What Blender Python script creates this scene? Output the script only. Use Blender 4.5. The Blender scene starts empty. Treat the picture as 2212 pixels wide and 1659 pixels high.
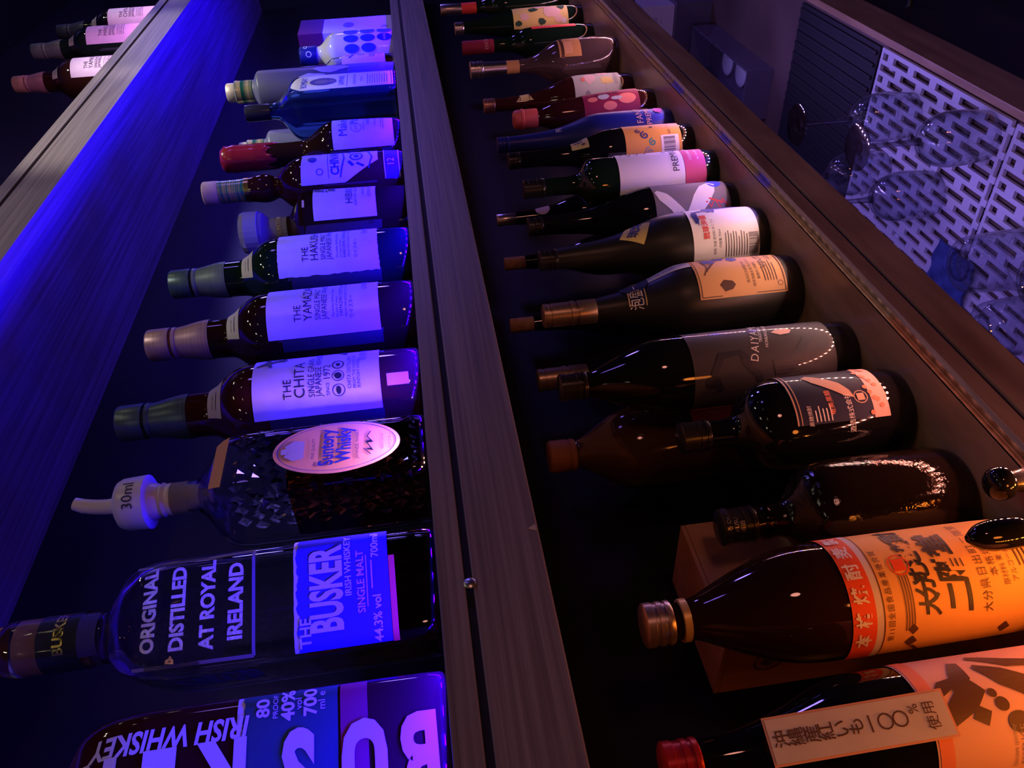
import bpy, bmesh, math, random
from mathutils import Vector, Matrix
random.seed(7)
SC = bpy.context.scene
COL = SC.collection
PI = math.pi
EYE = 1.45                     # eye height above the floor; shelf heights below are given from the eye

# ------------------------------------------------------------------ camera (the phone is held on its side)
cam = bpy.data.cameras.new('camera'); cam_o = bpy.data.objects.new('camera', cam); COL.objects.link(cam_o)
cam.sensor_fit = 'HORIZONTAL'; cam.sensor_width = 36.0; cam.lens = 36.0*1700/2212; cam.clip_start = .01
RX = (0.61837072, 0.14017291, -0.77328469); RY = (-0.77771529, -0.03237549, -0.62778241); RZ = (-0.11303356, 0.98959759, 0.08899456)
def col3(v): return Vector((sum(a*b for a, b in zip(RX, v)), sum(a*b for a, b in zip(RY, v)), sum(a*b for a, b in zip(RZ, v))))
r_, u_, b_ = col3((0, -1, 0)), col3((1, 0, 0)), col3((0, 0, 1))
cam_o.matrix_world = Matrix(((r_.x, u_.x, b_.x, 0), (r_.y, u_.y, b_.y, 0), (r_.z, u_.z, b_.z, EYE), (0, 0, 0, 1)))
SC.camera = cam_o

# ------------------------------------------------------------------ world, exposure
w = bpy.data.worlds.new('world'); SC.world = w; w.use_nodes = True
w.node_tree.nodes['Background'].inputs[0].default_value = (.10, .08, .22, 1)
w.node_tree.nodes['Background'].inputs[1].default_value = .012
SC.view_settings.view_transform = 'Standard'; SC.view_settings.look = 'None'
SC.view_settings.exposure = 0.0; SC.view_settings.gamma = 1.0; SC.view_settings.use_curve_mapping = False
SC.cycles.use_denoising = True
SC.cycles.caustics_refractive = True; SC.cycles.caustics_reflective = False
SC.cycles.max_bounces = 10; SC.cycles.transmission_bounces = 10; SC.cycles.glossy_bounces = 5; SC.cycles.diffuse_bounces = 3
SC.cycles.sample_clamp_indirect = 2.0; SC.cycles.blur_glossy = 1.0; SC.cycles.transparent_max_bounces = 24

# ------------------------------------------------------------------ room lamps: small warm ceiling downlights, in pairs; then added fill lights
def lamp(kind, loc, energy, color, radius=.03, target=None, size=None, spot=None):
    d = bpy.data.lights.new('lamp', kind); d.energy = energy; d.color = color
    if kind in ('POINT', 'SPOT'): d.shadow_soft_size = radius
    if spot: d.spot_size = math.radians(spot); d.spot_blend = .6
    o = bpy.data.objects.new('ceiling_or_fill_lamp', d); COL.objects.link(o); o.location = (loc[0], loc[1], loc[2]+EYE)
    if target:
        o.rotation_euler = (Vector((target[0], target[1], target[2]+EYE))-o.location).to_track_quat('-Z', 'Y').to_euler()
    return o
WARM = (1, .86, .62)
for (x, e) in ((-.35, .7), (-.27, .7), (.45, .7), (.53, .7), (1.25, .85), (1.33, .85), (2.1, .9)):
    lamp('SPOT', (x, -.28, 1.02), e, WARM, .013, target=(x+.25, .42, 0), spot=120)
for (x, y, z) in ((-1.1, -.5, 1.1), (-1.0, -.5, 1.1), (-.1, -1.1, 1.1), (0., -1.1, 1.1), (.9, -1.2, 1.1), (1., -1.2, 1.1), (1.9, -.9, 1.1), (2.7, -.4, 1.1), (2.8, -.4, 1.1), (-.7, .15, 1.15)):
    lamp('POINT', (x, y, z), .17, WARM, .007)
for (x, e) in ((.75, 11), (1.22, 42), (1.62, 34), (2.15, 10)):          # fill spots added to brighten the highest shelf edge
    lamp('SPOT', (x, -.24, 1.10), e, (1, .97, .95), .016, target=(x+.08, .42, .52), spot=33)
# dim red fill light added behind the camera to lift the shelf fronts
lamp('POINT', (-.1, -1.1, -.15), 7, (1, .36, .27), .10)
# unseen blue fill lights, added to tint the shelf fronts
lamp('POINT', (3.3, -.75, .25), 30, (.22, .13, 1), .12)
lamp('POINT', (1.6, -1.2, .75), 4, (.30, .16, 1), .10)
lamp('POINT', (3.0, -.25, .80), 12, (.25, .20, 1), .10)

# ------------------------------------------------------------------ materials
def mat(name, color=(.5, .5, .5), rough=.5, metal=0., trans=0., ior=1.45, emit=None, strength=0., spec=.5, coat=0., alpha=1., bump=None, bscale=200., bdist=.001):
    m = bpy.data.materials.new(name); m.use_nodes = True
    nt = m.node_tree; p = nt.nodes['Principled BSDF']
    p.inputs['Base Color'].default_value = (*color, 1); p.inputs['Roughness'].default_value = rough
    p.inputs['Metallic'].default_value = metal; p.inputs['Transmission Weight'].default_value = trans
    p.inputs['IOR'].default_value = ior; p.inputs['Specular IOR Level'].default_value = spec
    p.inputs['Coat Weight'].default_value = coat; p.inputs['Coat Roughness'].default_value = .05
    if emit: p.inputs['Emission Color'].default_value = (*emit, 1); p.inputs['Emission Strength'].default_value = strength
    if bump:
        tc = nt.nodes.new('ShaderNodeTexCoord'); b = nt.nodes.new('ShaderNodeBump'); b.inputs['Strength'].default_value = bump; b.inputs['Distance'].default_value = bdist
        n = nt.nodes.new('ShaderNodeTexNoise'); n.inputs['Scale'].default_value = bscale; n.inputs['Detail'].default_value = 4
        nt.links.new(tc.outputs['Object'], n.inputs['Vector']); nt.links.new(n.outputs['Fac'], b.inputs['Height']); nt.links.new(b.outputs['Normal'], p.inputs['Normal'])
    return m
def mottle(m, c1, c2, scale=(1, 1, 1), nscale=5., lo=.35, hi=.65, detail=6, bump=0., rough=None):
    nt = m.node_tree; p = nt.nodes['Principled BSDF']
    tc = nt.nodes.new('ShaderNodeTexCoord'); mp = nt.nodes.new('ShaderNodeMapping'); mp.inputs['Scale'].default_value = scale
    n = nt.nodes.new('ShaderNodeTexNoise'); n.inputs['Scale'].default_value = nscale; n.inputs['Detail'].default_value = detail
    r = nt.nodes.new('ShaderNodeValToRGB'); r.color_ramp.elements[0].position = lo; r.color_ramp.elements[1].position = hi
    r.color_ramp.elements[0].color = (*c1, 1); r.color_ramp.elements[1].color = (*c2, 1)
    nt.links.new(tc.outputs['Object'], mp.inputs['Vector']); nt.links.new(mp.outputs['Vector'], n.inputs['Vector'])
    nt.links.new(n.outputs['Fac'], r.inputs['Fac']); nt.links.new(r.outputs['Color'], p.inputs['Base Color'])
    if bump:
        b = nt.nodes.new('ShaderNodeBump'); b.inputs['Strength'].default_value = bump; b.inputs['Distance'].default_value = .0006
        nt.links.new(n.outputs['Fac'], b.inputs['Height']); nt.links.new(b.outputs['Normal'], p.inputs['Normal'])
    return m
M = {}
M['wood'] = mottle(mat('dark oak', rough=.42), (.15, .112, .105), (.32, .255, .240), (.6, 30, 45), 6, .3, .7, 8, .25)
M['wood_top'] = mottle(mat('shelf veneer', rough=.28), (.28, .150, .080), (.58, .36, .20), (1.2, 6, 6), 5, .3, .72, 8, .12)
M['wood_edge'] = mottle(mat('lit or chipped oak', rough=.45), (.50, .40, .32), (.72, .60, .48), (2, 30, 30), 8)  # pale tone stands for light on the lower lip; the chip shares it
M['groove'] = mat('groove black', (.012, .01, .011), .7)
M['slot'] = mat('slot black', (.020, .017, .015), 1., spec=0.)
M['back'] = mottle(mat('back panel', rough=.35), (.006, .006, .008), (.010, .010, .014), (1, 1, 1), 3)
M['counter'] = mottle(mat('dark counter', rough=.5), (.10, .060, .052), (.16, .10, .085), (1, 1, 1), 6)
M['floor'] = mottle(mat('dark floor', rough=.4), (.02, .014, .010), (.035, .025, .018), (1, 1, 1), 4)
M['paper'] = mottle(mat('cream paper', rough=.65), (.64, .60, .60), (.70, .66, .66), (1, 1, 1), 60)
M['paper_white'] = mat('white paper', (.82, .81, .80), .5)
M['paper_grey'] = mat('grey paper', (.62, .58, .50), .6)
M['ink'] = mat('dark ink', (.02, .018, .03), .5)
M['ink_soft'] = mat('pale ink', (.20, .17, .25), .6)
M['ink_blue'] = mat('blue ink', (.03, .04, .22), .5)
M['ink_red'] = mat('red ink', (.75, .06, .04), .5)
M['ink_brown'] = mat('brown ink', (.10, .045, .03), .5)
M['ink_white'] = mat('white ink', (.78, .76, .74), .5)
M['ink_grey'] = mat('grey ink', (.30, .28, .27), .5)
M['gold'] = mat('gold foil', (.85, .62, .22), .25, 1.)
M['gold_ink'] = mat('gold ink', (.80, .60, .22), .35, .5)
M['silver'] = mat('silver foil', (.72, .70, .68), .28, 1.)
M['steel'] = mat('steel', (.55, .54, .53), .3, 1.)
M['glass_green'] = mat('dark green glass', (.006, .016, .009), .04, spec=.6)
M['glass_brown'] = mat('dark brown glass', (.020, .007, .004), .04, spec=.6)
M['glass_black'] = mat('black glass', (.006, .006, .007), .05, spec=.6)
M['glass_matte'] = mat('frosted black glass', (.014, .015, .013), .36, spec=.5, bump=.12, bscale=900)
M['glass_dim'] = mat('smoky brown glass', (.05, .028, .018), .08, spec=.5)
M['glass_clear'] = mat('clear glass', (.96, .97, .98), .0, trans=1., ior=1.5)
M['glass_blue'] = mat('pale blue glass', (.35, .55, .95), .02, trans=1., ior=1.48)
M['glass_frost'] = mat('frosted glass', (.20, .20, .27), .38, trans=.35, ior=1.45)
M['glass_pink'] = mat('pale rose glass', (.50, .33, .30), .05, trans=.88, ior=1.45)
M['glass_amber'] = mat('amber glass', (.42, .12, .02), .02, trans=1., ior=1.48)
M['glass_redbrown'] = mat('red brown glass', (.045, .010, .008), .05, spec=.6)
M['whisky'] = mat('whisky', (.72, .17, .035), .0, trans=1., ior=1.36)
M['whisky_dark'] = mat('dark whisky', (.30, .05, .012), .0, trans=1., ior=1.36)
M['glass_ham'] = mat('hammered brown glass', (.010, .006, .004), .04, spec=.38, bump=.30, bscale=230, bdist=.0010)
M['matte_blue'] = mat('matte blue coating', (.012, .020, .16), .38)
M['white_glass'] = mat('white porcelain glass', (.78, .76, .72), .15)
M['wax'] = mat('red wax', (.24, .010, .018), .22, coat=.4)
M['sleeve_green'] = mottle(mat('green foil sleeve', rough=.36, metal=.35), (.13, .18, .13), (.19, .25, .18), (1, 1, 60), 9)
M['sleeve_brown'] = mottle(mat('brown foil sleeve', rough=.36, metal=.35), (.30, .17, .15), (.42, .24, .21), (1, 1, 60), 9)
M['sleeve_dkgreen'] = mottle(mat('deep green foil sleeve', rough=.34, metal=.35), (.05, .09, .08), (.08, .13, .115), (1, 1, 60), 9)
M['sleeve_gold'] = mottle(mat('dull gold sleeve', rough=.33, metal=.9), (.42, .30, .20), (.58, .44, .30), (1, 1, 90), 9)
M['cap_black'] = mat('black cap', (.014, .013, .014), .25, spec=.6)
M['cap_brown'] = mat('brown wooden cap', (.22, .09, .045), .6)
M['cap_red'] = mat('red cap', (.45, .02, .03), .3, .3)
M['cap_coral'] = mat('coral wax', (.72, .13, .08), .45)
M['cork'] = mottle(mat('cork', rough=.8), (.30, .17, .09), (.42, .26, .15), (1, 1, 1), 120)
M['plastic_white'] = mat('white plastic', (.78, .78, .80), .3)
M['mat_plastic'] = mat('pale plastic', (.62, .60, .70), .35)
M['card'] = mottle(mat('kraft card', rough=.7), (.36, .20, .08), (.44, .26, .11), (1, 1, 1), 30)
M['card_white'] = mat('white card', (.80, .76, .74), .55)
M['smoke_acrylic'] = mat('smoky acrylic', (.12, .10, .14), .12, spec=.6)
M['rubber'] = mat('black rubber', (.012, .011, .013), .6)
for n, c in dict(navy=(.02, .025, .06), lblblue=(.06, .05, .42), green=(.03, .10, .085), orange=(.80, .42, .10), amberlbl=(.85, .48, .14), redband=(.82, .10, .03), pink=(.62, .10, .20),
                 rose=(.80, .50, .42), salmon=(.85, .45, .30), grey=(.20, .18, .19), dgrey=(.060, .055, .062), yellow=(.80, .68, .22), kaku=(.85, .44, .17), purple=(.16, .02, .10), teal=(.06, .30, .26),
                 flower=(.82, .62, .50), leaf=(.03, .09, .05), mint=(.55, .62, .45), coral=(.85, .28, .16), maroon=(.30, .03, .06), dots=(.03, .06, .62), tan=(.62, .42, .30), bronze=(.72, .40, .18), ochre=(.60, .32, .10)).items():
    M[n] = mat(n+' print', c, .5, spec=.2, coat=.5 if n in ('navy', 'dgrey') else 0.)
def thin_glass(name, tint=(.93, .94, .97), base=.07):
    m = bpy.data.materials.new(name); m.use_nodes = True; nt = m.node_tree; nt.nodes.clear()
    o = nt.nodes.new('ShaderNodeOutputMaterial'); mx = nt.nodes.new('ShaderNodeMixShader'); tr = nt.nodes.new('ShaderNodeBsdfTransparent'); gl = nt.nodes.new('ShaderNodeBsdfGlossy'); lw = nt.nodes.new('ShaderNodeLayerWeight'); fr = nt.nodes.new('ShaderNodeMath'); fr.operation = 'POWER'; fr.inputs[1].default_value = 2.6; lw.inputs['Blend'].default_value = .5; nt.links.new(lw.outputs['Facing'], fr.inputs[0])
    tr.inputs['Color'].default_value = (*tint, 1); gl.inputs['Roughness'].default_value = .02;
    ad = nt.nodes.new('ShaderNodeMath'); ad.operation = 'MULTIPLY_ADD'; ad.inputs[1].default_value = .85; ad.inputs[2].default_value = base; nt.links.new(fr.outputs[0], ad.inputs[0]); nt.links.new(ad.outputs[0], mx.inputs[0]); nt.links.new(tr.outputs[0], mx.inputs[1]); nt.links.new(gl.outputs[0], mx.inputs[2]); nt.links.new(mx.outputs[0], o.inputs[0]); return m
M['glass_thin'] = thin_glass('thin drinking glass'); M['glass_foot'] = thin_glass('thick glass foot', (.80, .81, .86), .34)
def led_mat(name, c, s): return mat('led '+name, (0, 0, 0), .5, emit=c, strength=s)

# ------------------------------------------------------------------ mesh helpers
def obj(name, me, m, parent=None, loc=None, smooth=None):
    if isinstance(me, bmesh.types.BMesh):
        d = bpy.data.meshes.new(name); me.to_mesh(d); me.free(); me = d
    if m and not me.materials: me.materials.append(m)
    if smooth is not None:
        me.shade_smooth(); me.set_sharp_from_angle(angle=math.radians(smooth))
    o = bpy.data.objects.new(name, me); COL.objects.link(o)
    if parent: o.parent = parent
    if loc: o.location = loc
    return o
def tag(o, label, cat, group=None, kind=None):
    if label: o['label'] = label
    if cat: o['category'] = cat
    if group: o['group'] = group
    if kind: o['kind'] = kind
    return o
def thing(name, label, cat, loc, rot=0., group=None):
    o = bpy.data.objects.new(name, None); COL.objects.link(o); o.empty_display_size = .02
    o.location = (loc[0], loc[1], loc[2]+EYE); o.rotation_euler = (0, 0, rot)
    return tag(o, label, cat, group)
def box(bm, x0, x1, y0, y1, z0, z1, bev=0.):
    r = bmesh.ops.create_cube(bm, size=1.)
    for v in r['verts']:
        v.co = Vector((x0+(v.co.x+.5)*(x1-x0), y0+(v.co.y+.5)*(y1-y0), z0+(v.co.z+.5)*(z1-z0)))
    if bev:
        es = {e for v in r['verts'] for e in v.link_edges}
        bmesh.ops.bevel(bm, geom=list(es), offset=bev, segments=2, affect='EDGES', profile=.7)
    return bm
def boxm(*a, **k): return box(bmesh.new(), *a, **k)
def dense(pts, sharp=()):
    """smooth a (z, r) profile by corner cutting; indices in `sharp` stay corners"""
    for it in range(2):
        out = [pts[0]]; ns = set()
        for i in range(1, len(pts)-1):
            p, c, n = pts[i-1], pts[i], pts[i+1]
            if i in sharp: ns.add(len(out)); out.append(c)
            else:
                out.append((c[0]*.75+p[0]*.25, c[1]*.75+p[1]*.25)); out.append((c[0]*.75+n[0]*.25, c[1]*.75+n[1]*.25))
        out.append(pts[-1]); pts = out; sharp = ns
    return pts
def rsq(s, a, c):
    """walk the outline of a rounded square (half side a, corner c) from the middle of its front; -> x, y, nx, ny"""
    side = 2*(a-c); q = PI*c/2; per = 4*(side+q); s = (s+side/2) % per; k = int(s//(side+q)); t = s-k*(side+q)
    if t <= side: x, y, nx, ny = -side/2+t, -a, 0., -1.
    else:
        th = (t-side)/c; x, y, nx, ny = side/2+c*math.sin(th), -a+c-c*math.cos(th), math.sin(th), -math.cos(th)
    for _ in range(k): x, y, nx, ny = -y, x, -ny, nx
    return x, y, nx, ny
def lathe(prof, n=40, close=True, xo=0., yo=0.):
    bm = bmesh.new(); rings = []
    for z, r in prof: rings.append([bm.verts.new((xo+r*math.cos(2*PI*k/n), yo+r*math.sin(2*PI*k/n), z)) for k in range(n)])
    for a, b in zip(rings, rings[1:]):
        for k in range(n): bm.faces.new((a[k], a[(k+1) % n], b[(k+1) % n], b[k]))
    if close:
        bm.faces.new(rings[0][::-1]); bm.faces.new(rings[-1])
    bmesh.ops.recalc_face_normals(bm, faces=bm.faces); return bm
def tube(pts, r, n=10):
    bm = bmesh.new(); rings = []
    for i, p in enumerate(pts):
        p = Vector(p); d = (Vector(pts[min(i+1, len(pts)-1)])-Vector(pts[max(i-1, 0)])).normalized()
        a = d.orthogonal().normalized(); b = d.cross(a); rr = r[i] if isinstance(r, (list, tuple)) else r
        rings.append([bm.verts.new(p+rr*(a*math.cos(2*PI*k/n)+b*math.sin(2*PI*k/n))) for k in range(n)])
    for i, (a, b) in enumerate(zip(rings, rings[1:])):
        off = min(range(n), key=lambda q: sum((a[k].co-b[(k+q) % n].co).length for k in range(n)))
        b[:] = b[off:]+b[:off]
        for k in range(n): bm.faces.new((a[k], a[(k+1) % n], b[(k+1) % n], b[k]))
    bm.faces.new(rings[0][::-1]); bm.faces.new(rings[-1]); bmesh.ops.recalc_face_normals(bm, faces=bm.faces); return bm

# ------------------------------------------------------------------ lettering
_tc = {}
def glyphs(s, size, bold=0., shear=0., align='CENTER', space=1., line=1.):
    key = (s, size, bold, shear, align, space, line)
    if key not in _tc:
        cu = bpy.data.curves.new('t', 'FONT'); cu.body = s; cu.size = size; cu.align_x = align; cu.align_y = 'CENTER'
        cu.offset = bold*size; cu.shear = shear; cu.space_character = space; cu.space_line = line; cu.resolution_u = 3
        o = bpy.data.objects.new('t', cu); me = bpy.data.meshes.new_from_object(o)
        _tc[key] = ([tuple(v.co[:2]) for v in me.vertices], [tuple(p.vertices) for p in me.polygons])
        bpy.data.objects.remove(o); bpy.data.curves.remove(cu); bpy.data.meshes.remove(me)
    return _tc[key]

# ------------------------------------------------------------------ a bottle
class Bot:
    def __init__(s, name, label, X, Y, zb, prof, m, sec=None, rot=0., cat='bottle', group=None, n=44, shell=None, part='glass_body', sharp=(), smooth=True, facets=0):
        s.root = thing(name, label, cat, (X, Y, zb), rot, group); s.sec = sec
        s.prof = dense(prof, sharp) if smooth else prof; s.rref = max(r for z, r in prof); s.n = n
        bm = s._skin(s.prof, n if not facets else facets, shell)
        s.body = obj(part, bm, m, s.root, smooth=(50 if sec is None else 40) if not facets else 12)
    def r_at(s, z):
        p = s.prof
        if z <= p[0][0]: return p[0][1]
        for (z0, r0), (z1, r1) in zip(p, p[1:]):
            if z0 <= z <= z1 and z1 > z0: return r0+(r1-r0)*(z-z0)/(z1-z0)
        return p[-1][1]
    def _xy(s, frac, r):
        """point at fraction of the outline, radius r (square sections turn round in the neck)"""
        th = -PI/2+2*PI*frac; cx, cy = r*math.cos(th), r*math.sin(th)
        if s.sec is None: return cx, cy
        a, c, q0, q1 = s.sec; q = min(1, max(0, (r-q0)/(q1-q0))); per = 4*(2*(a-c)+PI*c/2)
        x, y, nx, ny = rsq(frac*per, a, c); k = r/s.rref
        return cx*(1-q)+x*k*q, cy*(1-q)+y*k*q
    def _skin(s, prof, n, shell=None):
        bm = bmesh.new()
        def rings(pr):
            R = [[bm.verts.new((*s._xy(k/n, r), z)) for k in range(n)] for z, r in pr]
            for a, b in zip(R, R[1:]):
                for k in range(n): bm.faces.new((a[k], a[(k+1) % n], b[(k+1) % n], b[k]))
            return R
        R = rings(prof)
        if shell:
            I = rings([(max(z, prof[0][0]+shell*1.6), max(r-shell, .001)) for z, r in prof])
            bm.faces.new(R[0][::-1]); bm.faces.new(I[0])
            for k in range(n): bm.faces.new((R[-1][k], R[-1][(k+1) % n], I[-1][(k+1) % n], I[-1][k]))
        else:
            bm.faces.new(R[0][::-1]); bm.faces.new(R[-1])
        bmesh.ops.recalc_face_normals(bm, faces=bm.faces); return bm
    def liquid(s, z1, m, gap=.0034):
        pr = [(max(z, s.prof[0][0]+gap*1.8), max(r-gap, .001)) for z, r in s.prof if z < z1]
        pr.append((z1, max(s.r_at(z1)-gap, .001)))
        return obj('liquid', s._skin(pr, s.n), m, s.root, smooth=40)
    def pos(s, sv, z, off=0.):
        r = s.r_at(z)
        if s.sec is None or s.sec[1] >= s.sec[0]:
            th = -PI/2+sv/s.rref; return Vector(((r+off)*math.cos(th), (r+off)*math.sin(th), z))
        a, c = s.sec[:2]; x, y, nx, ny = rsq(sv, a, c); k = r/s.rref
        return Vector((x*k+nx*off, y*k+ny*off, z))
    def cap(s, name, prof, m, n=32, smooth=40, parent=None): return obj(name, lathe(prof, n), m, parent or s.root, smooth=smooth)
    def patch(s, name, s0, s1, z0, z1, m, parent=None, off=.0005, fn=None, step=.003, nz=None, label=None):
        """a piece of paper on the bottle; fn(u, v) in 0..1 may bend its outline -> (u, v)"""
        n = max(4, int((s1-s0)/step)); k = nz or (max(2, int((z1-z0)/.012)) if fn is None else 24)
        bm = bmesh.new(); G = []
        for j in range(k+1):
            row = []
            for i in range(n+1):
                u, v = i/n, j/k
                if fn: u, v = fn(u, v)
                row.append(bm.verts.new(s.pos(s0+u*(s1-s0), z0+v*(z1-z0), off)))
            G.append(row)
        for j in range(k):
            for i in range(n): bm.faces.new((G[j][i], G[j][i+1], G[j+1][i+1], G[j+1][i]))
        o = obj(name, bm, m, parent or s.root, smooth=60)
        if label: o['label'] = label
        return o
    def _wrap(s, vs, fs, sc, zc, rot, off, wid):
        bm = bmesh.new(); V = [bm.verts.new((x, y, 0)) for x, y in vs]; c, d = math.cos(rot), math.sin(rot)
        for f in fs:
            try: bm.faces.new([V[i] for i in f])
            except ValueError: pass
        for v in bm.verts: x, y = v.co.x, v.co.y; v.co = Vector((sc+x*c-y*d, zc+x*d+y*c, 0))
        lo = min(v.co.x for v in bm.verts); hi = max(v.co.x for v in bm.verts); st = .0035
        if wid:
            for k in range(int(lo/st), int(hi/st)+1):
                bmesh.ops.bisect_plane(bm, geom=bm.verts[:]+bm.edges[:]+bm.faces[:], plane_co=(k*st, 0, 0), plane_no=(1, 0, 0), dist=1e-6)
        out = [tuple(s.pos(v.co.x, v.co.y, off)) for v in bm.verts]; bm.verts.index_update()
        F = [tuple(v.index for v in f.verts) for f in bm.faces]; bm.free(); return out, F
    def ink(s, items, m, parent, name='lettering', off=.0010):
        """items: ('t', text, s, z, size, {kw}) or ('p', [(s, z), ...]) or ('l', s0, s1, z, thickness)  -> one printed mesh"""
        V, F = [], []
        for it in items:
            if it[0] == 't':
                kw = dict(it[5]) if len(it) > 5 else {}; rot = kw.pop('rot', 0.); sx = kw.pop('sx', 1.)
                vs, fs = glyphs(it[1], it[4], **kw); vs = [(x*sx, y) for x, y in vs]
                if not vs: continue
                v, f = s._wrap(vs, fs, it[2], it[3], rot, off, it[4] > .004 or rot)
            elif it[0] == 'p': v, f = s._wrap(it[1], [tuple(range(len(it[1])))], 0, 0, 0, off, True)
            else:
                a, b, z, t = it[1:5]; v, f = s._wrap([(a, z-t/2), (b, z-t/2), (b, z+t/2), (a, z+t/2)], [(0, 1, 2, 3)], 0, 0, 0, off, True)
            o = len(V); V += v; F += [tuple(i+o for i in q) for q in f]
        me = bpy.data.meshes.new(name); me.from_pydata(V, [], F); me.update()
        return obj(name, me, m, parent)
def oval(u, v):
    x, y = u*2-1, v*2-1
    return .5+.5*x*math.sqrt(max(0, 1-y*y/2)), .5+.5*y*math.sqrt(max(0, 1-x*x/2))
def disc(cx, cz, rx, rz=None, n=18): rz = rz or rx; return ('p', [(cx+rx*math.cos(2*PI*k/n), cz+rz*math.sin(2*PI*k/n)) for k in range(n)])
def ringp(cx, cz, r, t, n=24):
    return [('p', [(cx+q*math.cos(2*PI*k/n), cz+q*math.sin(2*PI*k/n)) for q, k in ((r, i), (r, i+1), (r-t, i+1), (r-t, i))]) for i in range(n)]
def stroke(pts, w):
    """brush stroke outline through (s, z) points with widths"""
    L, R = [], []
    for i, (x, z) in enumerate(pts):
        x0, z0 = pts[max(i-1, 0)]; x1, z1 = pts[min(i+1, len(pts)-1)]; l = math.hypot(x1-x0, z1-z0) or 1
        nx, nz = -(z1-z0)/l, (x1-x0)/l; ww = w[i] if isinstance(w, (list, tuple)) else w
        L.append((x+nx*ww, z+nz*ww)); R.append((x-nx*ww, z-nz*ww))
    return ('p', L+R[::-1])
def fine(s0, s1, z, n, dz=.0024, t=.0007): return [('l', s0, s0+(s1-s0)*random.uniform(.7, 1), z-i*dz, t) for i in range(n)]

# ================================================================== the room and the back bar
YF = .42; YB = .70; XA, XB = -.55, 3.1
ZT1, ZT0 = .5376, .4641          # top shelf: upper and lower edge of its front
ZM1, ZM0 = .0168, -.055          # middle shelf
ZL1, ZL0 = -.4292, -.4906        # lower shelf
ZC = -.80                        # counter with the drying glasses
def struct(name, me, m): o = obj(name, me, m, loc=(0, 0, EYE)); o['kind'] = 'structure'; return o
struct('floor', boxm(-1.6, 4.2, -1.6, 1.2, -EYE-.05, -EYE), M['floor'])
struct('ceiling', boxm(-1.6, 4.2, -1.6, 1.2, 1.25, 1.30), M['back'])
struct('wall_back', boxm(-1.6, 4.2, YB, YB+.06, -EYE, 1.25), M['back'])
def shelf(name, label, zt, zb, x0=XA, x1=XB, yf=YF, upper=.0175, topm='wood_top', fm='wood'):
    t = thing(name, label, 'shelf', ((x0+x1)/2, yf, zb)); h = (x1-x0)/2; H = zt-zb; d = YB-yf
    obj('board', boxm(-h, h, .0185, d, .016, H, bev=.0008), M[topm], t)
    obj('upper_batten', boxm(-h, h, 0, .0055, H-upper, H, bev=.0012), M[fm], t)
    obj('lower_batten', boxm(-h, h, 0, .0185, 0, H-upper-.005, bev=.0012), M[fm], t)
    obj('groove_strip', boxm(-h, h, .0035, .0185, H-upper-.005, H-upper), M['groove'], t)
    obj('channel', boxm(-h, h, .0055, .0185, H-upper, H-.0060), M['slot'], t)
    obj('channel_wall', boxm(-h, h, .0170, .0188, H-.0062, H-.0001), M['slot'], t)
    return t
sh_t = shelf('bar_shelf', 'highest dark wood shelf with grooved front edge, lit blue from below', ZT1, ZT0, topm='wood')
sh_m = shelf('bar_shelf', 'middle dark wood shelf with grooved front edge between two rows of bottles', ZM1, ZM0)
sh_l = shelf('bar_shelf', 'lower brown wood shelf carrying shochu and wine bottles', ZL1, ZL0, fm='wood_top')
# lip top of the lower shelf, coloured pale as if lit, screw and chip in the middle one
obj('lit_edge', boxm(-1.8, 1.8, -.0004, .0052, ZL1-ZL0-.0003, ZL1-ZL0+.0006), M['wood_edge'], sh_l)
bm = lathe([(0, .0042), (.001, .0042), (.0019, .003), (.0022, .001)], 16); bmesh.ops.rotate(bm, verts=bm.verts, cent=(0, 0, 0), matrix=Matrix.Rotation(PI/2, 3, 'X'))
sc_ = obj('screw', bm, M['steel'], sh_m, loc=(.318-(XA+XB)/2, -.0002, (ZM1-ZM0)-.0205), smooth=30); sc_['label'] = 'small metal screw in the groove'
bm = bmesh.new(); vs = [bm.verts.new(v) for v in ((0, -.0003, 0), (.006, -.0003, .0002), (.0025, -.0003, .006), (0, .002, 0), (.006, .002, .0002), (.0025, .002, .006))]
bm.faces.new(vs[:3]); bm.faces.new(vs[3:][::-1]); [bm.faces.new((vs[i], vs[(i+1) % 3], vs[3+(i+1) % 3], vs[3+i])) for i in range(3)]
obj('chip', bm, M['wood_edge'], sh_m, loc=(.355-(XA+XB)/2, 0, .0012))

def led_strip(name, label, x0, x1, y, z, pitch, colf, down=False, tilt=0., length=.006):
    t = thing(name, label, 'light strip', (x0, y, z), 0)
    obj('tape', boxm(-.005, x1-x0+.005, -.0012, .0012, -.0012 if not down else .0002, -.0002 if not down else .0012), M['groove'], t)
    bm = bmesh.new(); a = .0011
    c, s = math.cos(tilt), math.sin(tilt)
    q = [(-length/2, -a), (length/2, -a), (length/2, a), (-length/2, a)]
    vs = [bm.verts.new((x, y_*c, y_*s)) for x, y_ in q]; bm.faces.new(vs if not down else vs[::-1])
    me0 = bpy.data.meshes.new('led'); bm.to_mesh(me0); bm.free(); cache = {}
    x = x0
    while x <= x1:
        key = colf(x)
        if key not in cache:
            me = me0.copy(); me.materials.append(led_mat('%.2f %.2f %.2f' % key[:3], key[:3], key[3])); cache[key] = me
        obj('led', cache[key], None, t, loc=(x-x0, 0, .0004 if not down else -.0004)); x += pitch
    return t
led_strip('led_strip', 'blue light strip hidden behind the front edge of the middle shelf', -.1, 2.5, YF+.0074, ZM1-.0040, .0165, lambda x: (1., .42, .26, 2300.) if .440 < x < .483 else (.009, .0, 1., 5800.), tilt=.05)
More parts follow.
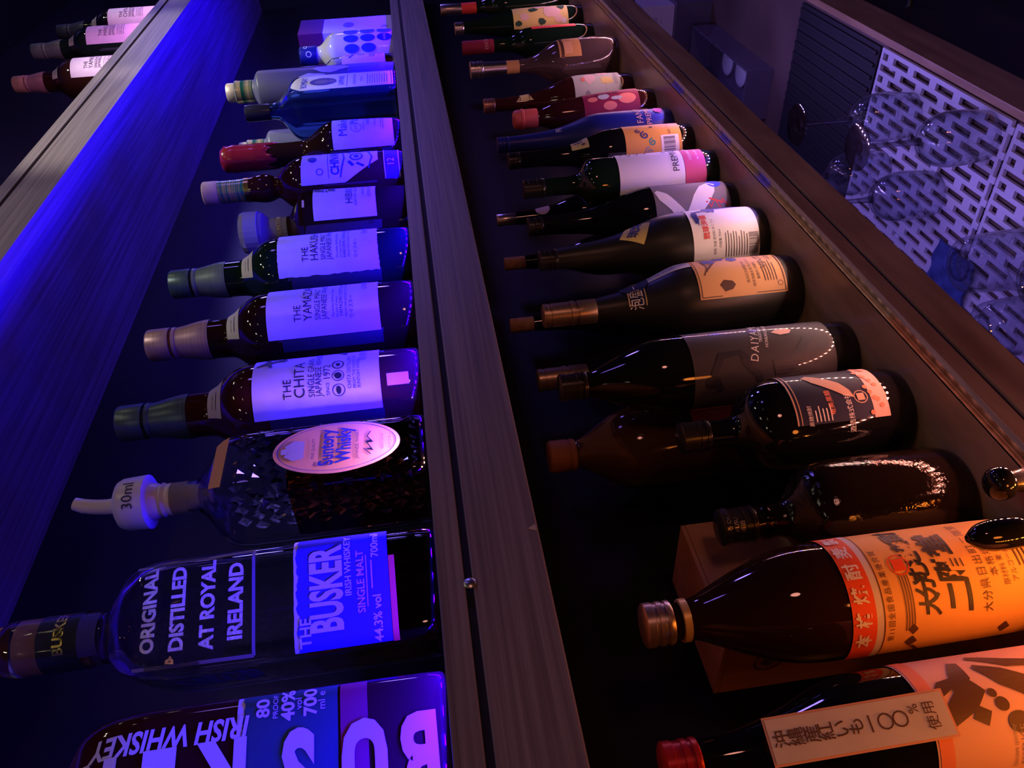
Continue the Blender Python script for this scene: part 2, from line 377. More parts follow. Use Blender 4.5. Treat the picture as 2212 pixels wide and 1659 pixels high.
def lower_col(x):
    if x < .34: return (1., .22, .02, 800.)
    if x < .58: return (1., .30, .22, 600.)
    if .86 < x < .90 or 1.00 < x < 1.05 or 1.22 < x < 1.27: return (.14, .08, 1., 1300.)
    if x < .95: return (1., .54, .46, 520.)
    if int(x*31) % 4 == 0: return (.7, .32, 1., 600.)
    return (1., .46, .55, 480.)
led_strip('led_strip', 'pink light strip hidden behind the front edge of the lower shelf', .02, 2.3, YF+.0074, ZL1-.0046, .0175, lower_col, tilt=.05)
led_strip('led_strip', 'violet light strip hidden behind the front edge of the highest shelf', 1.2, 2.6, YF+.0074, ZT1-.0030, .03, lambda x: (.85, .25, 1., 1300.), tilt=.05)
led_strip('led_strip', 'blue violet light strip under the lower shelf above the drying mats', .35, 1.75, YF+.045, ZL0+.0148, .03, lambda x: (.33, .22, 1., 1150.), down=True)

# the counter below, its front edge, cabinet and kick board
t = thing('counter', 'dark counter with brown wooden front edge under the drying mats', 'counter', (1.3, .392, -EYE))
obj('top', boxm(-1.85, 1.85, .012, YB-.392, EYE+ZC-.03, EYE+ZC), M['counter'], t)
obj('front_edge', boxm(-1.85, 1.85, 0, .012, EYE+ZC-.075, EYE+ZC+.004, bev=.002), M['wood_top'], t)
obj('cabinet_front', boxm(-1.85, 1.85, .05, YB-.392, .09, EYE+ZC-.03), M['floor'], t)
for k in range(5):
    d = obj('cabinet_door', boxm(-.355, .355, .038, .050, .12, EYE+ZC-.09, bev=.002), M['floor'], t, loc=(-1.44+k*.72, 0, 0))
    obj('knob', tube([(.30, .038, .42), (.30, .022, .42), (.30, .012, .42)], [.005, .006, .012], 14), M['steel'], d, smooth=40)
obj('foot_rail', boxm(-1.85, 1.85, -.05, -.02, .16, .19, bev=.004), M['wood'], t)
for x in (-1.2, 0., 1.2): obj('rail_bracket', boxm(x-.012, x+.012, -.03, .055, .165, .185), M['steel'], t)

# ================================================================== bottles on the middle shelf
SUN_GLASS = [(0, .034), (.001, .040), (.006, .0425), (.148, .0430), (.160, .0425), (.170, .0405), (.178, .0365), (.186, .0300), (.193, .0240), (.198, .0215), (.206, .0210), (.222, .0208)]
SUN_SLEEVE = [(.219, .0216), (.226, .0213), (.234, .0200), (.243, .0182), (.250, .0168), (.254, .0163), (.2545, .0170), (.258, .0170)]
def suntory(label, X, Y, zb, glass, sleeve, cap, lines, kanji, kz, rough=False, strip=None, small=False, wid=.0505):
    b = Bot('whisky_bottle', label, X, Y, zb, SUN_GLASS, glass, group='whisky bottles')
    b.cap('neck_sleeve', SUN_SLEEVE, sleeve); c = b.cap('cap', [(.257, .0136), (.261, .0136), (.2612, .0172), (.283, .0170), (.2848, .0158), (.285, .012)], cap)
    random.seed(3)
    jag = (lambda u, v: (u+(random.uniform(-.006, .006) if u in (0, 1) else 0), v+(random.uniform(-.004, .004) if v in (0, 1) else 0))) if rough else None
    lb = b.patch('label', -wid, wid, .038, .153, M['paper'], fn=jag, step=.002)
    if not small: b.patch('side_label', -wid-.014, -wid-.0006, .037, .140, M['ink'])
    b.ink(lines, M['ink'], lb)
    if kanji: b.ink([('t', kanji, .018, kz, .0075)], M['ink_soft'], lb, 'small_print')
    sl = b.patch('neck_label', -.046, .040, .184, .1985, M['paper_grey'], step=.002)
    b.ink([('t', 'SUNTORY WHISKY', -.02, .1935, .0030), ('l', -.034, -.006, .1895, .0006)], M['ink'], sl)
    return b
def sunlines(n1, n2, mid, dist, small=.0040):
    L = [('t', 'THE', -.034, .121, .0105, dict(align='LEFT', sx=.95)), ('t', n1, -.034, .1105, .0128, dict(align='LEFT', sx=.92)),
         ('t', n2, -.034, .1005, .0082, dict(align='LEFT', sx=.86)), ('t', 'JAPANESE WHISKY', -.034, .0935, .0082, dict(align='LEFT', sx=.86))]
    return L+mid+[('t', dist, -.033, .0765, .0052, dict(align='LEFT')), ('t', 'FROM THE HOUSE OF SUNTORY', -.033, .0715, .0034, dict(align='LEFT'))]
sm = [('t', 'The whisky distillery is Japan', -.033, .085, .0034, dict(align='LEFT')), ('t', 'the land of waters', -.033, .081, .0034, dict(align='LEFT'))]
suntory('green glass whisky bottle with torn-edge cream label and grey-green neck sleeve', .848, .48, ZM1, M['glass_green'], M['sleeve_green'], M['sleeve_dkgreen'],
        sunlines('HAKUSHU', 'SINGLE MALT', sm, 'HAKUSHU DISTILLERY')+[('t', 'ウイスキー', -.022, .0635, .0052)], '白州蒸溜所', .0525, rough=True)
suntory('dark brown whisky bottle with cream label and reddish brown neck sleeve on middle shelf', .724, .48, ZM1, M['glass_brown'], M['sleeve_brown'], M['sleeve_brown'],
        sunlines('YAMAZAKI', 'SINGLE MALT', sm, 'YAMAZAKI DISTILLERY')+[('t', 'ウイスキー', -.022, .066, .0056)], '山崎蒸溜所', .052)
random.seed(5)
ch = suntory('brown whisky bottle with round stamps on cream label and deep green cap sleeve', .598, .48, ZM1, M['glass_redbrown'], M['sleeve_dkgreen'], M['sleeve_dkgreen'],
        [('t', 'THE', -.034, .121, .0105, dict(align='LEFT')), ('t', 'CHITA', -.034, .110, .0135, dict(align='LEFT')), ('t', 'SINGLE GRAIN', -.034, .0995, .0082, dict(align='LEFT', sx=.86)),
         ('t', 'JAPANESE WHISKY', -.034, .093, .0082, dict(align='LEFT', sx=.86)), ('t', 'SINCE', -.034, .0850, .0045, dict(align='LEFT')), ('t', '1972', -.020, .0852, .0090, dict(align='LEFT')),
         ('t', 'CHITA DISTILLERY', -.030, .0655, .0048, dict(align='LEFT')), ('t', 'FROM THE HOUSE OF', -.030, .0610, .0040, dict(align='LEFT')), ('t', 'SUNTORY WHISKY', -.030, .057, .0040, dict(align='LEFT')),
         stroke([(.006, .150), (.012, .140), (.016, .128)], [.001, .003, .0015]), stroke([(.003, .137), (.014, .141), (.026, .139)], [.0015, .0028, .001]), disc(.016, .126, .004, .003),
         stroke([(.020, .132), (.030, .125)], [.003, .001]), stroke([(.030, .085), (.026, .074), (.014, .068)], [.001, .004, .001]), stroke([(.034, .149), (.037, .128)], [.003, .002])]
        + ringp(-.030, .0755, .0058, .0007)+ringp(-.016, .0755, .0056, .0007)+ringp(-.003, .0755, .0056, .0012)+[disc(-.030, .0755, .0038, .0022), disc(-.016, .0755, .0034), disc(-.003, .0755, .002)], '知多蒸溜所', .0525)
ch.patch('tax_seal', -.031, -.019, .012, .032, M['amberlbl'])

# square bottle with moulded diamonds, oval label and a measuring pourer
pk = [(0, .030), (.001, .034), (.005, .0360), (.150, .0362), (.160, .0355), (.168, .0335), (.176, .0290), (.184, .0210), (.190, .0150), (.196, .0135), (.214, .0135)]
kb = Bot('whisky_bottle', 'clear square whisky bottle with oval orange label and white pouring spout', .4865, .476, ZM1, pk, M['glass_clear'], sec=(.0362, .009, .014, .030), shell=.0028, n=96, group='whisky bottles')
kb.liquid(.113, M['whisky'])
lb = kb.patch('oval_label', -.030, .030, .022, .125, M['kaku'], fn=oval, step=.0018)
n = 40; rim = [(.0275*math.cos(2*PI*k/n), .0735+.0485*math.sin(2*PI*k/n)) for k in range(n)]
kb.ink([('p', [rim[k], rim[(k+1) % n], (rim[(k+1) % n][0]*.985, .0735+(rim[(k+1) % n][1]-.0735)*.985), (rim[k][0]*.985, .0735+(rim[k][1]-.0735)*.985)]) for k in range(n)]
       + [('t', 'Suntory', 0, .0815, .0165, dict(bold=.028, sx=.82)), ('t', 'Whisky', .001, .0675, .0165, dict(bold=.028, sx=.82))], M['ink_blue'], lb)
kb.ink([('t', 'FINE QUALITY', 0, .0925, .0038), ('t', 'JAPANESE WHISKY', 0, .0570, .0042), ('t', 'ウイスキー', 0, .030, .0038), ('t', 'Suntory Limited', 0, .0365, .0028)]
       + [stroke([(-.014, .046), (-.006, .052), (-.010, .044), (.002, .050), (.000, .044), (.008, .049), (.014, .046)], .0005)], M['ink'], lb, 'signature_lettering')
kb.ink([('p', [(-.010, .100), (.010, .100), (.012, .108), (.006, .116), (0, .112), (-.006, .116), (-.012, .108)]), ('p', [(-.004, .1125), (.004, .1125), (.003, .1185), (-.003, .1185)])], mat('dull silver print', (.46, .43, .38), .4), lb, 'crest')
kb.patch('shoulder_label', -.030, .030, .1635, .1745, M['kaku'], off=.0008, step=.002)
# moulded diamond ridges
bm = bmesh.new()
for row in range(12):
    z = .014+row*.0125
    for k in range(16):
        s0 = -.075+k*.0125+(row % 2)*.00625
        if abs(s0) < .036 and (row*.0125+.014 > .02 and row*.0125 < .118): continue
        c = [kb.pos(s0+dx, z+dz, .0001) for dx, dz in ((-.006, 0), (0, -.006), (.006, 0), (0, .006))]; top = kb.pos(s0, z, .0014)
        vs = [bm.verts.new(p) for p in c]; tv = bm.verts.new(top)
        for q in range(4): bm.faces.new((vs[q], vs[(q+1) % 4], tv))
obj('moulded_diamonds', bm, M['glass_clear'], kb.root)
kb.cap('pourer_stopper', [(.190, .0095), (.212, .0120), (.2145, .0135), (.2160, .0135), (.218, .0128), (.221, .0145), (.223, .0130), (.226, .0145), (.2280, .0150), (.232, .0155)], M['plastic_white'])
pc = kb.cap('pourer_cap', [(.2315, .021), (.2325, .0225), (.251, .0215), (.2555, .0195), (.258, .015), (.2585, .006)], M['plastic_white'])
b2 = Bot.__new__(Bot); b2.sec = None; b2.prof = [(.20, .0226), (.26, .0215)]; b2.rref = .0222; b2.root = kb.root
b2.ink([('t', '30ml', -.010, .243, .0120)], M['ink'], pc, off=.0009)
obj('spout', tube([(0, 0, .257), (0, 0, .268), (.0005, -.001, .277), (.002, -.002, .286), (.004, -.004, .293)], [.0068, .0064, .0062, .006, .0054], 14), M['plastic_white'], kb.root, smooth=40)

# two square bottles with torn-edge labels
pb = [(0, .034), (.001, .038), (.006, .0400), (.165, .0402), (.185, .0400), (.200, .0385), (.214, .0340), (.224, .0270), (.231, .0200), (.236, .0178), (.245, .0176)]
def torn(seed, side=0):
    rr = random.Random(seed); t = [rr.uniform(-.02, .02) for _ in range(60)]
    for i in range(1, 60): t[i] = t[i-1]*.7+t[i]
    return lambda u, v: (u, v+(t[int(u*58)] if v == 1 else 0)*.7)
bk = Bot('whiskey_bottle', 'clear square whiskey bottle with raised lettering and violet blue torn-edge label', .360, .480, ZM1, pb, M['glass_clear'], sec=(.0402, .010, .018, .034), rot=math.radians(-22), shell=.003, n=96, group='whiskey bottles')
bk.liquid(.092, M['whisky'])
lb = bk.patch('label', -.0385, .056, .034, .096, M['lblblue'], fn=torn(4), step=.0015, label='violet blue label with torn upper edge')
bk.patch('label_torn_edge', -.0385, .056, .0905, .0985, M['ink_white'], parent=lb, off=.0003, fn=torn(4), step=.0015)
bk.patch('lower_band', -.039, .020, .0295, .0336, M['redband'])
bk.ink([('t', 'THE', -.026, .0905, .0105, dict(bold=.02)), ('t', 'BUSKER', .0015, .0755, .0300, dict(bold=.035, sx=.56)), ('t', 'IRISH WHISKEY', .016, .0615, .0062, dict(bold=.02)), ('t', '700ml', .0285, .0425, .0072, dict(bold=.02)), ('t', '44.3% vol', -.022, .0425, .0080, dict(bold=.02))], M['ink_white'], lb)
bk.ink([('t', 'SINGLE MALT', .004, .0530, .0072, dict(bold=.02)), ('l', -.014, .022, .0490, .0007), ('l', -.002, .018, .0455, .0010)], M['salmon'], lb, 'small_print')
# raised lettering of the glass
em = [('t', 'ORIGINAL', .003, .1935, .0125, dict(bold=.04)), ('t', 'DISTILLED', .002, .1745, .0125, dict(bold=.04)), ('t', 'AT ROYAL', .002, .1550, .0125, dict(bold=.04)), ('t', 'IRELAND', .002, .1365, .0130, dict(bold=.04))]
bk.ink(em, mat('bright glass relief', (.85, .85, .92), .14, .35, bump=.6, bscale=500, bdist=.002), bk.root, 'raised_lettering', off=.0014)
fr = [((-.035, .1245), (.035, .1255)), ((.035, .1255), (.036, .205)), ((-.036, .2035), (-.035, .1245))]
bk.ink([stroke([a, b], .0011) for a, b in fr], mat('panel rim glass', (.6, .6, .62), .1, .6), bk.root, 'raised_panel_rim', off=.0016)
bk.patch('side_panel', -.079, -.046, .126, .204, mat('rippled side glass', (.30, .30, .31), .09, .55, bump=.8, bscale=60, bdist=.006), off=.0012, step=.002)
bk.cap('stopper', [(.243, .0152), (.246, .0170), (.287, .0188), (.291, .0192), (.293, .0192)], mat('pinkish stopper', (.55, .36, .30), .5))
bk.cap('neck_glass', [(.238, .0180), (.246, .0186), (.288, .0193), (.297, .0196), (.303, .0185), (.306, .0150)], mat('thick rim glass', (.8, .8, .85), .02, trans=1., ior=1.45))
nb = Bot.__new__(Bot); nb.sec = None; nb.prof = [(.2, .0184), (.3, .0196)]; nb.rref = .019; nb.root = bk.root
nk = nb.patch('neck_band', -.050, .050, .249, .277, M['navy'], off=.0004, step=.002); nb.ink([('t', 'BUSKER', .004, .262, .0095, dict(bold=.03))], M['gold'], nk, off=.0008)
nb.patch('neck_seal', -.016, .016, .2375, .2500, M['lblblue'], off=.0006, step=.002)
bk.cap('cap_top', [(.3055, .0165), (.309, .0165), (.310, .015)], M['ochre'])

pb2 = [(z, r*1.05) for z, r in pb]
br = Bot('whiskey_bottle', 'dark brown square whiskey bottle with large white vertical letters and green label', .243, .486, ZM1, pb2, M['glass_redbrown'], sec=(.0422, .010, .018, .034), rot=math.radians(-16), n=96, group='whiskey bottles')
lb = br.patch('label', -.040, .0405, .0655, .121, M['green'], fn=torn(9), step=.0015, label='dark green label with torn upper edge')
br.patch('label_torn_edge', -.040, .0405, .1165, .1240, M['ink_white'], parent=lb, off=.0003, fn=torn(9), step=.0015)
br.patch('lower_band', -.0405, .0405, .048, .0640, M['maroon'])
up = dict(rot=PI/2, bold=.035)
for ch_, z in zip('BUSKER', (.018, .0505, .088, .129, .1655, .201)):
    br.ink([('t', ch_, -.004, z, .062, dict(rot=PI/2, bold=.045, sx=.62))], M['ink_white'], br.root if ch_ != 'S' else lb, off=.0013)
br.ink([('t', 'IRISH WHISKEY', .0235, .161, .0165, dict(rot=PI/2, bold=.03, sx=.80, shear=.2))], M['ink_white'], br.root, off=.0011)
br.ink([('t', '80', .0315, .1085, .0105, dict(bold=.03)), ('t', 'PROOF', .0315, .1015, .0042), ('t', '40%', .0315, .0940, .0105, dict(bold=.03)), ('t', 'vol', .0315, .0880, .0055), ('t', '700', .0315, .0810, .0105, dict(bold=.03)), ('t', 'ml e', .0315, .0745, .0060)], M['ink_white'], lb)
br.cap('cap', [(.246, .0190), (.300, .0200), (.304, .0175)], M['cap_black'])

# faceted bottle with a glass stopper
ph = [(0, .040), (.002, .044), (.128, .0470), (.134, .0462), (.140, .0420), (.146, .0345), (.151, .0255), (.156, .0178), (.160, .0165), (.186, .0165)]
hb = Bot('whisky_bottle', 'faceted dark amber whisky bottle with wide clear glass stopper', .977, .487, ZM1, ph, M['glass_brown'], facets=24, smooth=False, group='whisky bottles')
lb = hb.patch('label', -.045, .045, .040, .120, M['paper'], step=.002)
hb.ink([('t', '響', .013, .104, .030, dict(bold=.03, shear=.2)), ('t', 'HIBIKI', -.008, .0735, .0135, dict(sx=.95)), ('t', 'SUNTORY WHISKY', -.008, .0655, .0048), ('t', 'JAPANESE WHISKY', .006, .0560, .0042)], M['ink'], lb)
hb.ink(fine(-.016, .022, .0495, 2), M['ink_soft'], lb, 'small_print')
hb.cap('neck_ring', [(.160, .0172), (.183, .0170), (.187, .020), (.191, .0245), (.195, .0265)], mat('stopper base glass', (.55, .50, .66), .04, trans=.6, ior=1.45), n=24, smooth=12)
hb.cap('glass_stopper', [(.1945, .024), (.197, .0275), (.214, .0280), (.2195, .0262), (.2215, .022)], mat('stopper glass', (.62, .58, .78), .04, trans=.55, ior=1.45), n=24, smooth=12)
hb.cap('stopper_core', [(.197, .018), (.215, .018)], M['glass_black'], n=24)
b3 = Bot.__new__(Bot); b3.sec = None; b3.prof = [(.1, .0172), (.2, .0172)]; b3.rref = .0172; b3.root = hb.root
b3.ink([('t', 'SUNTORY', -.010, .170, .0070)], M['gold_ink'], hb.root, 'neck_lettering', off=.0008)

# onion-necked bottle with crest label
pc_ = [(0, .033), (.002, .0375), (.130, .0395), (.142, .0395), (.152, .0375), (.162, .0330), (.170, .0270), (.177, .0195), (.181, .0155), (.185, .0150), (.192, .0185), (.200, .0200), (.208, .0195), (.216, .0178), (.226, .0165)]
cb = Bot('whisky_bottle', 'brown whisky bottle with bulging neck, ribbed tan cap and green gold foil', 1.098, .48, ZM1, pc_, M['glass_redbrown'], group='whisky bottles')
cb.cap('cap', [(.2655, .0158), (.267, .0165), (.286, .0165), (.2875, .015)], mottle(mat('ribbed tan cap', rough=.5), (.50, .33, .18), (.62, .43, .26), (1, 1, 1), 80))
cb.cap('neck_foil', [(.224, .0170), (.232, .0163), (.240, .0158), (.262, .0158), (.2660, .0160)], mottle(mat('green gold foil', rough=.28, metal=.7), (.05, .30, .28), (.70, .58, .30), (1, 1, 25), 28, .42, .58))
cb.cap('gold_band', [(.222, .0174), (.2285, .0172)], M['gold'])
shield = lambda u, v: (.5+(u-.5)*(1 if v > .45 else .35+1.45*v), v+(.06*abs(u-.5) if v == 1 else 0))
lb = cb.patch('label', -.047, .047, .036, .142, M['paper_white'], fn=shield, step=.002)
cb.ink([('t', 'CHIVAS', -.012, .0960, .0165, dict(bold=.03, sx=.85)), stroke([(-.040, .090), (-.010, .083), (.030, .088)], .0010), disc(-.008, .1270, .006), ('l', -.04, .03, .1060, .0008)]
       + ringp(-.006, .066, .0095, .0022)+[disc(-.006, .066, .004), stroke([(-.016, .077), (-.024, .071)], .0022), stroke([(.006, .077), (.016, .071)], .0022), stroke([(-.030, .050), (-.010, .044), (.010, .050)], .0009),
          stroke([(-.020, .066), (-.026, .056)], .0018), stroke([(.008, .060), (.016, .052), (.020, .044)], .0012)]+ringp(-.030, .118, .005, .0012)+ringp(.012, .118, .005, .0012), M['ink_blue'], lb)
lb = cb.patch('age_label', -.047, .047, .006, .0285, M['lblblue'], step=.002); cb.ink([('t', '12', -.022, .0180, .0140)], M['ink_white'], lb)
cb.ink([('l', -.046, .046, .0275, .0012), ('l', -.046, .046, .0072, .0012)], M['ink_white'], lb, 'border')

# bottle with dripping red wax
pm = [(0, .036), (.002, .0410), (.100, .0440), (.110, .0430), (.120, .0385), (.130, .0320), (.139, .0255), (.147, .0205), (.155, .0182), (.205, .0180), (.215, .0180)]
mb = Bot('whisky_bottle', 'whisky bottle dipped in dripping red wax with pale label', 1.217, .48, ZM1, pm, M['glass_brown'], group='whisky bottles')
bm = bmesh.new(); n = 40; G = []
drip = [.208-.010*max(0, math.sin(k*1.7))-.014*max(0, math.sin(k*.63+1))**3 for k in range(n)]
for j in range(14):
    row = []
    for k in range(n):
        t = j/13; z = drip[k]+(.279-drip[k])*t
        r = .0205+(.0006 if .30 < t < .36 else 0)+(.0008 if .72 < t < .80 else 0); r = r-.0055*max(0, (t-.9)/.1)**2-(.0016 if j == 0 else 0)
        if .80 <= t < .86: r -= .0008
        row.append(bm.verts.new((r*math.cos(2*PI*k/n), r*math.sin(2*PI*k/n), z)))
    G.append(row)
for a, b in zip(G, G[1:]):
    for k in range(n): bm.faces.new((a[k], a[(k+1) % n], b[(k+1) % n], b[k]))
bm.faces.new(G[-1]); obj('wax_cap', bm, M['wax'], mb.root, smooth=50)
lb = mb.patch('label', -.052, .056, .012, .104, M['paper'], step=.002)
mb.ink([('t', 'Maker\'s', -.006, .087, .0190, dict(sx=.9)), ('t', 'Mark', .008, .0700, .0190, dict(sx=.9)), ('t', 'WHISKY', .004, .0490, .0085)]+ringp(-.018, .0675, .0085, .0006)+[('t', 'S IV', -.018, .0675, .0058), ('l', -.024, .040, .0560, .0006), ('l', -.02, .040, .0300, .0006)]
       + [('t', 'Kentucky Straight Bourbon', .006, .0390, .0040), ('l', -.024, .040, .0265, .0006)], M['ink_blue'], lb)

# frosted tall bottle and its twin in the back row
pf = [(0, .030), (.002, .0340), (.248, .0352), (.254, .0340), (.258, .0290), (.261, .0225), (.263, .0200), (.268, .0196)]
def frosted(label, X, Y):
    b = Bot('gin_bottle', label, X, Y, ZM1, pf, M['glass_frost'], group='frosted gin bottles')
    b.cap('neck_foil', [(.266, .0203), (.292, .0203), (.2965, .0212), (.299, .0190)], mottle(mat('green and gold neck', rough=.25, metal=.6), (.02, .20, .14), (.80, .66, .36), (0, 0, 12), 9, .45, .55))
    b.cap('cap', [(.298, .0165), (.300, .0172), (.312, .0172), (.3145, .0155)], mat('cream gold cap', (.72, .60, .40), .4, .3)); return b
fb = frosted('tall frosted gin bottle with torn pale map print beside blue gin bottle', 1.536, .48)
def blot(cx, cz, a, b, sd):
    rr = random.Random(sd); return ('p', [(cx+a*rr.uniform(.7, 1.1)*math.cos(2*PI*k/16), cz+b*rr.uniform(.7, 1.1)*math.sin(2*PI*k/16)) for k in range(16)])
fb.ink([blot(-.030, .150, .012, .030, 1), blot(-.010, .120, .010, .034, 2), blot(-.045, .190, .006, .012, 3), blot(.010, .16, .008, .02, 4)], M['paper'], fb.root, 'map_print', off=.0008)
lb = fb.patch('back_label', -.020, .006, .020, .090, M['grey']); fb.ink(fine(-.018, .004, .086, 24), M['ink_soft'], lb)
frosted('gin bottle with pale cap standing behind the red wax bottle', 1.517, .585)

# blue square gin bottle
pg = [(0, .038), (.001, .042), (.005, .0430), (.168, .0432), (.178, .0415), (.188, .0350), (.198, .0260), (.206, .0175), (.214, .0140), (.226, .0130)]
gb = Bot('gin_bottle', 'pale blue square gin bottle with tall narrow label', 1.418, .480, ZM1, pg, M['glass_blue'], sec=(.0432, .007, .013, .034), shell=.003, n=80, group='gin bottles')
arch = lambda u, v: (u, v*(1-.10*abs(2*u-1)**2.2))
lb = gb.patch('label', -.038, .038, .006, .182, M['paper_white'], off=.0006, fn=arch, step=.002)
n = 36
gb.ink([('t', 'BOMBAY', 0, .158, .0155, dict(sx=.9)), ('t', 'SAPPHIRE', 0, .094, .0130, dict(sx=.9)), disc(0, .126, .019, .023), ('l', -.034, .034, .085, .0008)]+[('t', 'LONDON DRY GIN', 0, .072, .0062), ('t', 'DISTILLED', 0, .060, .0055)]+fine(-.028, .028, .050, 9, .0042, .001)
       + [('l', -.0355, .0355, .009, .001), ('p', [(-.036, .009), (-.035, .009), (-.035, .170), (-.036, .170)]), ('p', [(.036, .009), (.035, .009), (.035, .170), (.036, .170)])], M['ink_blue'], lb)
gb.ink([disc(0, .128, .010, .013), disc(0, .111, .006, .005)], M['ink_soft'], lb, 'portrait')
gb.cap('cap', [(.224, .0136), (.226, .0142), (.262, .0142), (.2665, .0135), (.268, .011)], M['cap_black'])

# small bottle with orange label, white bottle with blue dots, gift box
ps = [(0, .026), (.002, .0295), (.112, .0300), (.124, .0270), (.134, .0200), (.142, .0130), (.150, .0115), (.178, .0112)]
sb = Bot('liqueur_bottle', 'short bottle with pink and orange label between frosted and dotted bottles', 1.640, .489, ZM1, ps, M['glass_clear'], shell=.0025)
sb.liquid(.10, M['whisky'])
lb = sb.patch('label', -.034, .036, .020, .104, M['rose'], step=.002); sb.ink([('t', 'EJ', .004, .066, .016), stroke([(-.010, .09), (.000, .082), (.012, .088)], .002)]+fine(-.01, .02, .050, 5), M['ink_blue'], lb)
sb.ink([blot(.008, .030, .012, .006, 5), blot(.006, .092, .010, .006, 6)], M['coral'], lb, 'fruit_print')
sb.cap('cap', [(.160, .0125), (.186, .0125), (.188, .011)], M['gold'])
pd = [(0, .036), (.002, .0405), (.116, .0415), (.126, .0400), (.136, .0330), (.144, .0240), (.151, .0180), (.158, .0165), (.164, .0160)]
db = Bot('liqueur_bottle', 'white round-shouldered bottle printed with blue dots and dark blue cap', 1.742, .482, ZM1, pd, M['white_glass'])
dd = [disc(-.046+c_*.021, .018+r_*.034, .0088, .0148, 22) for c_ in range(5) for r_ in range(3)]
db.ink(dd[1:], M['dots'], db.root, 'dot_print'); d0 = db.ink([disc(-.025, .018, .0090, .0150, 22)], M['navy'], db.root, 'dot_print', off=.0014); db.ink([('t', 'AOZ', -.025, .018, .007)], M['ink_white'], d0, off=.0018)
db.cap('cap', [(.160, .0185), (.162, .0195), (.190, .0190), (.194, .0178), (.196, .014)], M['matte_blue'])
b4 = Bot.__new__(Bot); b4.sec = None; b4.prof = [(.1, .0195), (.2, .0190)]; b4.rref = .0193; b4.root = db.root
b4.ink(ringp(-.022, .176, .006, .0018)+ringp(-.006, .182, .004, .0015), M['ink_white'], db.root, 'cap_print', off=.0006)
t = thing('gift_box', 'white and maroon gift box at the far end of middle shelf', 'box', (1.945, .535, ZM1))
obj('body', boxm(-.045, .075, -.055, .055, 0, .158, bev=.001), M['card_white'], t); obj('lid', boxm(-.046, .076, -.056, .056, .158, .212, bev=.001), M['purple'], t)
bx = Bot.__new__(Bot); bx.sec = None; bx.prof = [(0, 1.), (.3, 1.)]; bx.rref = 1.; bx.root = t
bx.pos = lambda s_, z, off=0.: Vector((-.045-off, -s_, z)); bx.ink([('t', '31', .030, .018, .022), stroke([(.010, .08), (.030, .075), (.045, .085)], .004)], M['coral'], t, 'lettering')
bx.pos = lambda s_, z, off=0.: Vector((s_, -.055-off, z)); bx.ink([disc(.01, .10, .02, .012), ('t', '31', -.02, .018, .022)], M['ink_soft'], t, 'lettering')

# ------------------------------------------------------------------ highest shelf
for lab, X, Y, g, sl, nm, kj in (('brown whisky bottle with tan cap, nearest on the highest shelf', 1.83, .52, 'glass_brown', 'sleeve_brown', 'YAMAZAKI', '山崎'),
                              ('green whisky bottle behind the tan-capped one on the highest shelf', 1.98, .495, 'glass_green', 'sleeve_green', 'HAKUSHU', '白州'),
                              ('dark whisky bottle standing last of three on the highest shelf', 2.16, .50, 'glass_black', 'sleeve_dkgreen', 'CHITA', '知多')):
    suntory(lab, X, Y, ZT1, M[g], M[sl], M['cork'] if 'tan' in lab and 'nearest' in lab else M[sl], sunlines(nm, 'SINGLE MALT', sm, nm+' DISTILLERY'), kj, .052, small=True)

# ================================================================== bottles on the lower shelf
def vert(t): return '\n'.join(t)
RINGCAP = lambda z0, z1, r: [(z0, r*.96), (z0+.001, r), (z0+.004, r), (z0+.0045, r*.93), (z0+.0065, r*.93), (z0+.007, r), (z0+.0105, r), (z0+.011, r*.95), (z1-.0075, r*.95), (z1-.007, r), (z1-.0012, r), (z1, r*.9)]
# pink label, red cap, leaning tag (nearest)
b = Bot('shochu_bottle', 'dark bottle with red screw cap and pink label in bold brush strokes', .222, .505, ZL1, [(0, .033), (.003, .0378), (.150, .0385), (.187, .0380), (.206, .0345), (.226, .0262), (.250, .0185), (.276, .0130), (.297, .0118)], M['glass_black'], group='shochu bottles')
b.cap('cap', RINGCAP(.2945, .318, .0150), M['cap_red'])
lb = b.patch('label', -.075, .070, .012, .158, M['rose'], step=.002)
b.patch('label_band', -.075, .070, .1475, .1565, M['coral'], parent=lb, off=.0008, step=.002)
b.ink([stroke([(-.004, .150), (.004, .140), (.008, .128)], [.0015, .0042, .002]), stroke([(.000, .134), (.010, .125), (.022, .122)], [.002, .0065, .003]), stroke([(-.016, .146), (-.006, .130), (.002, .118)], [.0045, .0075, .005]),
       stroke([(-.013, .128), (-.018, .120)], .0045), disc(-.004, .112, .0028), disc(-.011, .109, .0042), disc(-.022, .102, .0062, .0075), stroke([(.016, .112), (.006, .100), (-.004, .085), (-.006, .066)], [.002, .007, .0075, .003]),
       stroke([(.026, .110), (.016, .090), (.010, .060)], [.002, .004, .002]), stroke([(-.030, .095), (-.034, .07), (-.026, .05)], [.002, .005, .002])], M['ink_brown'], lb, 'brush_writing')
b.ink([('t', 'ESSENCE', -.036, .101, .0065), ('t', 'Okinawa specialty', -.036, .1075, .0036), ('l', -.048, -.024, .0955, .0006)], M['ink_grey'], lb)
tb = Bot.__new__(Bot); tb.sec = None; tb.root = b.root; tb.rref = 1.; tb.prof = [(0, 1), (1, 1)]
def tagpos(s_, z, off=0., th=-PI/2-.30):
    r = .0432+(.0345-.0432)*(z-.146)/(.258-.146)+off; return Vector((r*math.cos(th)-s_*math.sin(th), r*math.sin(th)+s_*math.cos(th), z))
tb.pos = tagpos
tg = tb.patch('shoulder_tag', -.0125, .0125, .147, .257, M['paper'], off=.0006, nz=2, step=.005, label='long narrow cream tag with dark brush writing')
